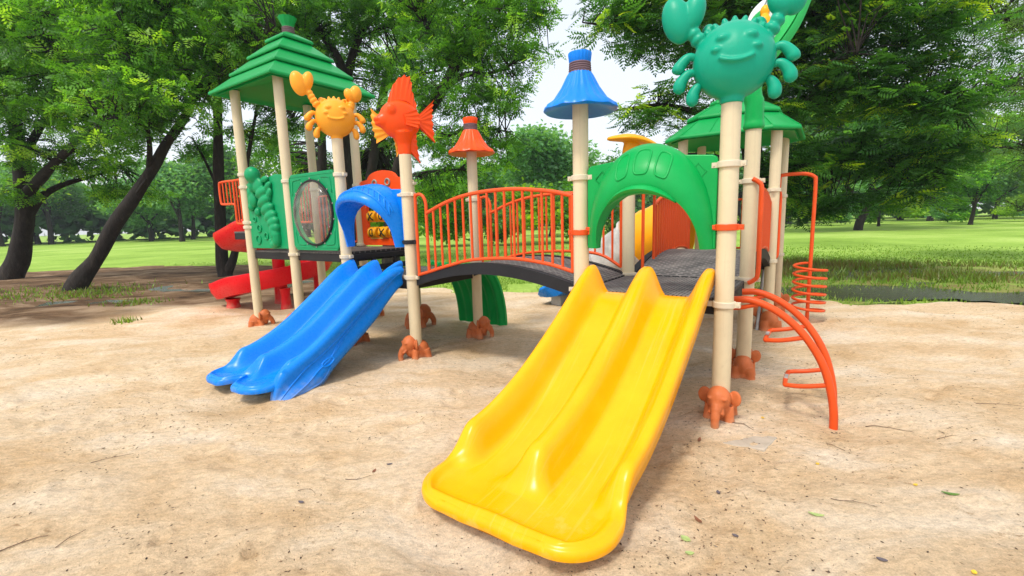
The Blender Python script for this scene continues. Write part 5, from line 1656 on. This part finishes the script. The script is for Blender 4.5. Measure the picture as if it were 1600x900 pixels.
big_tree('slender_tree', 'slender straight tree behind the roofed tower', TREES['T5'], 'leaf_a', 8, TA, 0.36, 12, .46, 5, slim=.75)
big_tree('tilted_tree', 'slightly tilted tree seen behind the orange fish', TREES['T10'], 'leaf_b', 9, TA, 0.36, 12, .52, 10, slim=.8)
big_tree('sweeping_tree', 'tree with a long limb sweeping right above the bridge', TREES['T6'], 'leaf_a', 14.5, TA, 0.23, 15, 0.35, 6, young=.09, slim=.8)
big_tree('feathery_tree', 'big dark feathery-leaved tree behind the hut tower', TREES['T7'], 'leaf_b', 13.5, TB, .34, 13, .38, 7, flat=.35, young=.06, slim=.8)
big_tree('fine_leaved_tree', 'fine-leaved grey-green tree at the right edge', TREES['T8'], 'leaf_c', 20, TC, .34, 10, .5, 8, flat=.8, slim=.8)
big_tree('lawn_tree', 'dark spreading tree standing alone on the right lawn', TREES['T9'], 'leaf_b', 4.5, TA, 1.0, 9, .5, 9, slim=.55)

# ---- trees and bushes beyond the lawns
def far_proto(seed, H_, W_, mat, nleaf, size, trunk=True, low=.25):
    rng = np.random.default_rng(seed)
    root = empty('park_tree' if trunk else 'bush')
    lob = []
    for i in range(9 if trunk else 5):
        a = rng.random() * 2 * PI; q = rng.random() ** .6
        zc = H_ * (low + .18 + (.72 - low) * rng.random())
        lob.append((math.cos(a) * q * W_ * .33, math.sin(a) * q * W_ * .33, zc, W_ * (.16 + .14 * rng.random()), W_ * (.16 + .14 * rng.random()), H_ * (.10 + .09 * rng.random())))
    lob.append((0, 0, H_ * .72, W_ * .3, W_ * .3, H_ * .25))
    if trunk:
        mb = MB()
        lean = rng.normal() * .05 * H_
        limb_tube(mb, [(0, 0, -.3, .035 * H_), (lean * .2, 0, H_ * .1, .026 * H_), (lean * .6, 0, H_ * .35, .021 * H_), (lean, 0, H_ * .6, .012 * H_)], 8, .1, seed)
        mb.build('trunk', 'bark', root, 180)
        for i in range(4):
            l = lob[i]
            mb = MB()
            limb_tube(mb, [(lean * .45, 0, H_ * .28, .013 * H_), ((lean * .5 + l[0]) / 2, l[1] / 2, (H_ * .30 + l[2]) / 2, .010 * H_), (l[0], l[1], l[2], .004 * H_)], 6, .1, seed)
            mb.build('limb', 'bark', root, 180)
    k = rng.integers(0, len(lob), nleaf)
    Lb = np.array(lob)[k]
    # leaves gather in small clumps through each lobe
    d = rng.normal(size=(nleaf, 3)); d /= np.linalg.norm(d, axis=1)[:, None]
    d = np.round(d * 3.2) / 3.2 + rng.normal(size=(nleaf, 3)) * .10
    pos = Lb[:, :3] + d * (rng.random(nleaf) ** .30)[:, None] * Lb[:, 3:]
    pos[:, 2] = np.maximum(pos[:, 2], .05)
    tone = np.clip(.5 + .25 * np.sin(k * 2.4 + seed) + rng.normal(size=nleaf) * .16, 0, 1)
    t = np.array([(0, 0, 0), (.5, .28, -.05), (1.0, 0, -.2), (.5, -.28, -.05)])
    yaw = rng.random(nleaf) * 2 * PI
    leaf_mesh('crown' if trunk else 'foliage', t, pos, rot_mats(yaw, rng.normal(size=nleaf) * .5, rng.normal(size=nleaf) * .7), size * (.6 + .8 * rng.random(nleaf)), tone, mat, root)
    return root
_used = set()
def plant(proto, loc, rz, sc, label, cat, group=None, name=None):
    if proto.name not in _used:
        _used.add(proto.name); r = proto
    else:
        r = proto.copy(); C.objects.link(r)
        for ch in proto.children:
            c = ch.copy(); C.objects.link(c); c.parent = r
    r.location = (loc[0], loc[1], float(lawn_h(np.array([loc[0]]), np.array([loc[1]]))[0]) - .05)
    r.rotation_euler = (0, 0, rz); r.scale = (sc, sc, sc)
    for kk in ('label', 'category', 'group'):
        if kk in r: del r[kk]
    tag(r, label, cat, group)
    return r
protos = [far_proto(101, 11, 12, 'leaf_d', 7500, .50), far_proto(102, 12, 11, 'leaf_a', 7500, .50), far_proto(103, 9, 12, 'leaf_d', 7000, .48), far_proto(104, 13, 11, 'leaf_b', 7500, .50)]
hz = far_proto(105, 9.6, 9.5, 'leaf_d', 16000, .36, low=.12)
plant(hz, (3.6, 41), .4, 1.0, 'round-crowned hazy tree seen in the gap beside the blue hat', 'tree')
rng = np.random.default_rng(55)
k = 0
for i in range(20):                                     # belt of trees beyond the left lawn
    x = -92 + i * 4.9 + rng.normal() * 1.0
    y = 62 + 14 * ((i * 7) % 5) / 5 + rng.normal() * 2 + (10 if x > -25 else 0)
    plant(protos[(i * 3 + i // 4) % 4], (x, y), rng.random() * 6.28, .85 + .35 * rng.random(), 'hazy park tree in the belt beyond the left lawn', 'tree', 'trees beyond the left lawn')
for i in range(9):
    x = -14 + i * 6.2 + rng.normal(); y = 66 + 9 * rng.random()
    plant(protos[(i + 2) % 4], (x, y), rng.random() * 6.28, .75 + .25 * rng.random(), 'distant park tree behind the bridge', 'tree', 'trees behind the bridge')
for i in range(15):
    x = 26 + i * 4.6 + rng.normal(); y = 66 - i * 1.4 + rng.normal() * 3
    plant(protos[(i * 3 + 1) % 4], (x, y), rng.random() * 6.28, .8 + .3 * rng.random(), 'distant park tree beyond the right lawn', 'tree', 'trees beyond the right lawn')
bushes = [far_proto(111, 2.6, 4.2, 'leaf_e', 2600, .24, False, .05), far_proto(112, 2.2, 3.6, 'leaf_d', 2400, .22, False, .05), far_proto(113, 3.0, 3.6, 'leaf_a', 2600, .24, False, .05)]
for i in range(17):
    x = 24 + i * 2.6 + rng.normal() * .7; y = 53 - i * .95 + rng.normal() * .8
    plant(bushes[i % 3], (x, y), rng.random() * 6.28, .8 + .45 * rng.random(), 'clipped bush in the hedge row along the far right lawn', 'bush', 'bushes along the right lawn')
for i in range(6):
    x = -6.5 + i * 2.6 + rng.normal() * .5; y = 27 + 3 * rng.random()
    plant(bushes[(i * 2) % 3], (x, y), rng.random() * 6.28, 1.0 + .5 * rng.random(), 'yellow-green bush growing on the lawn behind the bridge', 'bush', 'bushes behind the bridge')
for i, (px, py, pr, h) in enumerate([(34, 43, .17, 4), (39.5, 40, .14, 4), (45, 36.5, .15, 4), (31, 50, .16, 4)]):       # young trees on the right
    plant(protos[i % 4], (px, py), i * 1.7, .42 + .05 * i, 'small young tree on the right lawn in front of the hedge', 'tree', 'young trees on the right lawn')

# ---- the wood that closes the view behind everything
rng = np.random.default_rng(77)
n = 70000
th = rng.uniform(-1.15, 1.15, n)
rd = 98 + 18 * rng.random(n)
xx, yy = rd * np.sin(th), rd * np.cos(th)
topz = 8.5 + 5.0 * fbm(th * 18, rd * .02, 1.0, 4, 3)
zz = np.clip(topz, 4, 14) * np.where(rng.random(n) < .12, rng.random(n), .22 + .78 * rng.random(n))
zz = zz + .5 * np.sin(th * 140 + zz * 2.0)
tn = np.clip(.45 + .5 * fbm(th * 30, zz * .35, 1.0, 3, 8) + .12 * rng.normal(size=n), 0, 1)
tq = np.array([(-.5, 0, 0), (0, .32, -.05), (.5, 0, -.15), (0, -.32, -.05)])
wd = leaf_mesh('distant_wood', tq, np.stack([xx, yy, np.maximum(zz, .1)], -1), rot_mats(rng.random(n) * 2 * PI, rng.normal(size=n) * .6, rng.normal(size=n) * .8), 1.1 + .9 * rng.random(n), tn, 'leaf_d', None)
tag(wd, 'far-off mass of trees closing the view behind the lawns', 'wood', kind='stuff')

# ---- grass blades
def grass(name, x, y, h, tone, mat, seed):
    rng = np.random.default_rng(seed)
    n = len(x)
    z = lawn_h(x, y) - .01
    a = rng.random(n) * 2 * PI
    w = .006 + .006 * rng.random(n) + .0006 * np.hypot(x, y)
    lean = rng.normal(size=(n, 2)) * .35 * h[:, None]
    V = np.empty((n, 3, 3))
    V[:, 0] = np.stack([x - np.cos(a) * w, y - np.sin(a) * w, z], -1)
    V[:, 1] = np.stack([x + np.cos(a) * w, y + np.sin(a) * w, z], -1)
    V[:, 2] = np.stack([x + lean[:, 0], y + lean[:, 1], z + h], -1)
    o = raw_mesh(name, V.reshape(-1, 3), np.arange(3 * n).reshape(-1, 3), mat, {'tone': np.repeat(tone, 3)})
    return o
M['grass'] = leaf_material('grass_blade', [(0, (0.17, 0.105, 0.05)), (.22, (0.15, 0.15, 0.04)), (.45, (0.115, 0.21, 0.024)), (.8, (0.21, 0.36, 0.05)), (1, (0.36, 0.42, 0.12))], .35)
rng = np.random.default_rng(9)
n = 170000
ang = rng.uniform(-.95, .98, n); rad = 6.5 + 20 * rng.random(n) ** 1.3
x, y = rad * np.sin(ang), rad * np.cos(ang)
sd = edge_sd(x, y)
keep = (sd < .25 - .5 * rng.random(n)) & (vnoise(x * 2.2, y * 2.2, 91) + .5 > .18)
x, y = x[keep], y[keep]
wz = wet_zone(x, y)
hh = (.030 + .045 * rng.random(len(x))) * (1 + 1.3 * wz * (vnoise(x * .9, y * .9, 17) + .5))
keep = (rng.random(len(x)) > 1.6 * pools(x, y) * wz) & (rng.random(len(x)) > np.clip((np.hypot(x, y) - 14) / 12, 0, 1)) & (rng.random(len(x)) > wz * np.clip(.30 + 1.2 * vnoise(x * .35, y * .8, 63), .05, .95))
x, y, wz, hh = x[keep], y[keep], wz[keep], hh[keep]
band = np.clip((-edge_sd(x, y) - 2.6) / .8, 0, 1) * wz
hh = hh * (1 + 1.0 * band)
tone = np.clip(.64 - .30 * band * (.4 + 1.2 * (vnoise(x * .35, y * .7, 13) + .5)) + .22 * rng.normal(size=len(x)) * .6 - .12 * wz * (vnoise(x * .4, y * .9, 29) + .5) + .3 * vnoise(x * .5, y * .5, 71), 0, 1)
go = grass('grass_blades', x, y, hh, tone, 'grass', 5)
tag(go, 'short grass blades covering the lawn and soggy margin', 'grass', kind='stuff')
# thin weeds round the leaning tree on the earth
n = 1300
cx = np.array([(-11.2, 12.0, .9), (-12.6, 11.6, 1.0), (-10.2, 11.2, .5), (-7.9, 9.6, .3), (-6.5, 7.6, .12)])
ci = rng.integers(0, 3, n); ci[:160] = 3; ci[160:220] = 4
x = cx[ci, 0] + rng.normal(size=n) * cx[ci, 2]; y = cx[ci, 1] + rng.normal(size=n) * cx[ci, 2] * .8
g2 = grass('weed_tuft', x, y, .05 + .09 * rng.random(n), np.clip(.45 + .2 * rng.normal(size=n), 0, 1), 'grass', 6)
me = g2.data
co = np.empty(len(me.vertices) * 3, dtype=np.float32); me.vertices.foreach_get('co', co); co = co.reshape(-1, 3)
co[:, 2] += np.repeat(sand_h(x, y) - lawn_h(x, y), 3); me.vertices.foreach_set('co', co.ravel())
tag(g2, 'low green weeds at the foot of the leaning tree', 'weeds', kind='stuff')

# ---- humid air
def haze_material():
    m = bpy.data.materials.new('humid_air'); m.use_nodes = True
    nt = m.node_tree; nt.nodes.clear()
    out = nt.nodes.new('ShaderNodeOutputMaterial'); pv = nt.nodes.new('ShaderNodeVolumePrincipled')
    pv.inputs['Color'].default_value = (0.86, 0.93, 1.0, 1)
    pv.inputs['Density'].default_value = .0006
    pv.inputs['Anisotropy'].default_value = .2
    nt.links.new(pv.outputs[0], out.inputs['Volume'])
    return m
M['haze'] = haze_material()
mb = MB(); mb.box((0, 0, 12.0), (1100, 1100, 28.0))
hzb = mb.build('haze', 'haze', None, 0); tag(hzb, kind='stuff')
# ------------------------------------------------------------------ small things on the sand
def on_sand(x, y): return float(sand_h(np.array([x]), np.array([y]))[0])
mb = MB()                                       # corner of a paving slab showing through the sand
R = rotz(-.5)
z0 = on_sand(1.5, 2.95)
pts = [Vector((1.24, 3.0, 0)), Vector((1.60, 2.80, 0)), Vector((1.78, 2.97, 0)), Vector((1.42, 3.20, 0))]
rot_slab = [(p.x, p.y) for p in pts]
mb.prism(rot_slab, lambda a, b, t: (a, b, z0 + t + .010 - .05 * ((a - 1.6) * -.5 + (b - 2.8) * .87)), -.09, 0.0)
o = mb.build('paving_slab', 'concrete', None, 30, .008)
tag(o, 'half-buried grey concrete slab corner beside the front elephant foot', 'slab')

def leaf_plain(name, col, rough=.55):
    m, nt, b = _new(name); L = nt.links.new
    tc = N(nt, 'ShaderNodeTexCoord'); n = N(nt, 'ShaderNodeTexNoise', i_Scale=60.0, i_Detail=4.0); L(tc.outputs['Object'], n.inputs['Vector'])
    r = ramp(nt, [(.3, tuple(c * .7 for c in col)), (.7, tuple(min(1, c * 1.2) for c in col))]); L(n.outputs[0], r.inputs[0]); L(r.outputs[0], b.inputs['Base Color'])
    b.inputs['Roughness'].default_value = rough
    return m
M['leaf_lime'] = leaf_plain('fallen_lime_leaf', (0.34, 0.44, 0.15))
M['leaf_green'] = leaf_plain('fallen_green_leaf', (0.10, 0.20, 0.03))
M['leaf_brown'] = leaf_plain('dry_brown_leaf', (0.22, 0.085, 0.04))
M['leaf_grey'] = leaf_plain('dry_grey_leaf', (0.12, 0.10, 0.11))
M['leaf_yellow'] = leaf_plain('fallen_yellow_leaf', (0.75, 0.50, 0.03))
M['twig'] = leaf_plain('dry_twig', (0.14, 0.085, 0.05), .8)
def fallen_leaf(x, y, L_, W_, rz, mat, label, curl=.25, group=None, cat='leaf'):
    L_ *= .8; W_ *= .8
    mb = MB(); rings = []
    for i in range(9):
        t = i / 8
        w = W_ / 2 * math.sin(PI * min(1, .03 + .95 * t)) ** .8
        zc = curl * L_ * (t - .5) ** 2 * 1.6
        top = [(L_ * (t - .5), w * k, zc + curl * abs(k) * w * .7 + .0015) for k in (-1, -.5, 0, .5, 1)]
        rings.append(top + [(a, b, c - .003) for a, b, c in top[::-1]])
    mb.loft(rings)
    o = mb.build('fallen_leaf', mat, None, 60)
    o.location = (x, y, on_sand(x, y) + .004); o.rotation_euler = (.05, -.03, rz)
    tag(o, label, cat, group)
    return o
for a in [(1.48, 2.11, .085, .026, -.5, 'leaf_lime', 'slim pale green leaf lying right of the yellow slide'),
          (2.31, 2.28, .095, .024, -.45, 'leaf_green', 'dark green leaf lying alone on the far right sand'),
          (.79, 2.00, .062, .042, -.9, 'leaf_lime', 'broad pale green leaf nearest the yellow slide exit'),
          (.77, 1.90, .050, .026, -.2, 'leaf_lime', 'small pale green leaf below the broad one'),
          (1.23, 2.93, .070, .026, 1.0, 'leaf_brown', 'curled red-brown leaf by the concrete slab'),
          (.90, 2.13, .070, .022, 1.9, 'leaf_brown', 'curled brown leaf beside the yellow slide exit'),
          (1.10, 2.35, .040, .026, 1.4, 'leaf_grey', 'small grey leaf right of the yellow slide'),
          (1.57, 1.81, .050, .024, -.6, 'leaf_grey', 'grey folded leaf at the bottom right'),
          (1.02, 1.99, .036, .020, -.7, 'leaf_grey', 'small dark leaf near the pale green leaves'),
          (1.83, 2.63, .030, .022, .3, 'leaf_yellow', 'tiny yellow leaf in front of the curved ladder'),
          (2.21, 2.38, .032, .020, .1, 'leaf_yellow', 'tiny yellow leaf beside the dark green leaf'),
          (1.89, 1.73, .034, .024, .7, 'leaf_yellow', 'yellow leaf at the bottom right edge'),
          (1.83, 3.25, .034, .024, 1.7, 'leaf_yellow', 'yellow leaf behind the concrete slab'),
          (-1.19, 2.35, .050, .022, -.4, 'leaf_grey', 'dark leaf on the sand left of the yellow slide'),
          (-.88, 2.66, .050, .022, 1.3, 'leaf_brown', 'brown leaf on the sand between the two slides'),
          (-.80, 2.72, .045, .018, .2, 'leaf_grey', 'dark leaf on the sand between the two slides')]:
    fallen_leaf(*a)
def twig(x, y, L_, rz, bend, r, label, group=None):
    mb = MB()
    pts = smooth_path([(-L_ / 2, 0, .004), (-L_ * .2, bend * L_ * .6, .008), (L_ * .15, bend * L_ * .8, .006), (L_ / 2, 0, .004)], 4)
    c, s = math.cos(rz), math.sin(rz)
    P = [(p.x, p.y, on_sand(x + p.x * c - p.y * s, y + p.x * s + p.y * c) - on_sand(x, y) + p.z) for p in pts]
    r *= .7
    mb.tube(P, list(np.linspace(r, r * .45, len(P))), 6)
    k = P[len(P) // 2]
    mb.tube([k, (k[0] + L_ * .12, k[1] + L_ * .09, k[2] + .006)], [r * .6, r * .3], 5)
    o = mb.build('twig', 'twig', None, 180)
    o.location = (x, y, on_sand(x, y)); o.rotation_euler = (0, 0, rz)
    tag(o, label, 'twig', group)
for a in [(1.74, 2.21, .20, -.42, .03, .0028, 'straight thin twig left of the dark green leaf'),
          (2.62, 3.07, .26, -.5, .10, .004, 'crooked twig right of the curved ladder foot'),
          (-2.72, 2.93, .22, .6, .06, .003, 'slanting thin twig on the far left sand'),
          (-2.23, 2.11, .13, 1.3, .05, .0028, 'short upright twig at the lower left'),
          (-1.20, 2.44, .12, -.3, .25, .0026, 'curved twig left of the yellow slide'),
          (-.96, 2.60, .15, .1, -.16, .003, 'bent twig on the sand between the two slides'),
          (2.87, 2.90, .14, .1, .06, .0032, 'short twig far right of the curved ladder'),
          (1.62, 3.12, .14, -.6, .15, .004, 'dark curved twig on the concrete slab edge'),
          (-2.45, 2.08, .20, .5, .05, .0045, 'thick twig at the lower left edge'),
          (2.10, 2.86, .13, 1.9, .12, .0026, 'thin hooked twig in front of the curved ladder'),
          (3.74, 3.39, .30, -.3, .08, .003, 'long thin twig at the far right edge')]:
    twig(*a)
# crumbs of bark, seeds and dead leaflets strewn over the sand
rng = np.random.default_rng(21)
n = 18000
ang = rng.uniform(-1.05, 1.05, n); rad = 1.3 + 9 * rng.random(n) ** 1.5
x, y = rad * np.sin(ang), rad * np.cos(ang) - .1
clus = fbm(x, y, 1.1, 3, 66) + .55 * np.exp(-((x - 1.6) ** 2 / 1.2 + (y - 2.9) ** 2 / .8)) + .35 * (blob(x, y, .5, 2.2, .8, 1.6) + blob(x, y, -.9, -.2, 1.0, .3))  # dark crumbs massed in shade zones under bridge and beside slide, deepening the shade
keep = (clus + .42 * rng.random(n) > .30) & (edge_sd(x, y) > .3)
x, y = x[keep], y[keep]; n = len(x)
z = sand_h(x, y)
L_ = .0026 + .0075 * rng.random(n) ** 2.2 + .0007 * np.hypot(x, y); w = L_ * (.18 + .35 * rng.random(n))
rz = rng.random(n) * 2 * PI
t = np.array([(-1, 0, 0), (0, -1, 0), (1, 0, 0), (0, 1, 0), (0, 0, 1), (0, 0, -.6)], float)
Fc = np.array([(0, 1, 4), (1, 2, 4), (2, 3, 4), (3, 0, 4), (1, 0, 5), (2, 1, 5), (3, 2, 5), (0, 3, 5)])
V = t[None] * np.stack([L_, w, w * .6], -1)[:, None, :]
c, s = np.cos(rz)[:, None], np.sin(rz)[:, None]
V = np.stack([V[..., 0] * c - V[..., 1] * s + x[:, None], V[..., 0] * s + V[..., 1] * c + y[:, None], V[..., 2] + z[:, None] + .002], -1)
Fq = (Fc[None] + (np.arange(n) * 6)[:, None, None]).reshape(-1, 3)
M['crumb'] = leaf_material('bark_crumb', [(0, (0.03, 0.018, 0.012)), (.5, (0.10, 0.055, 0.03)), (.85, (0.22, 0.13, 0.07)), (1, (0.30, 0.26, 0.20))], .0)
cr = raw_mesh('bark_crumbs', V.reshape(-1, 3), Fq, 'crumb', {'tone': np.repeat(rng.random(n), 6)})
tag(cr, 'dark seeds and bark crumbs strewn over the sand', 'litter', kind='stuff')
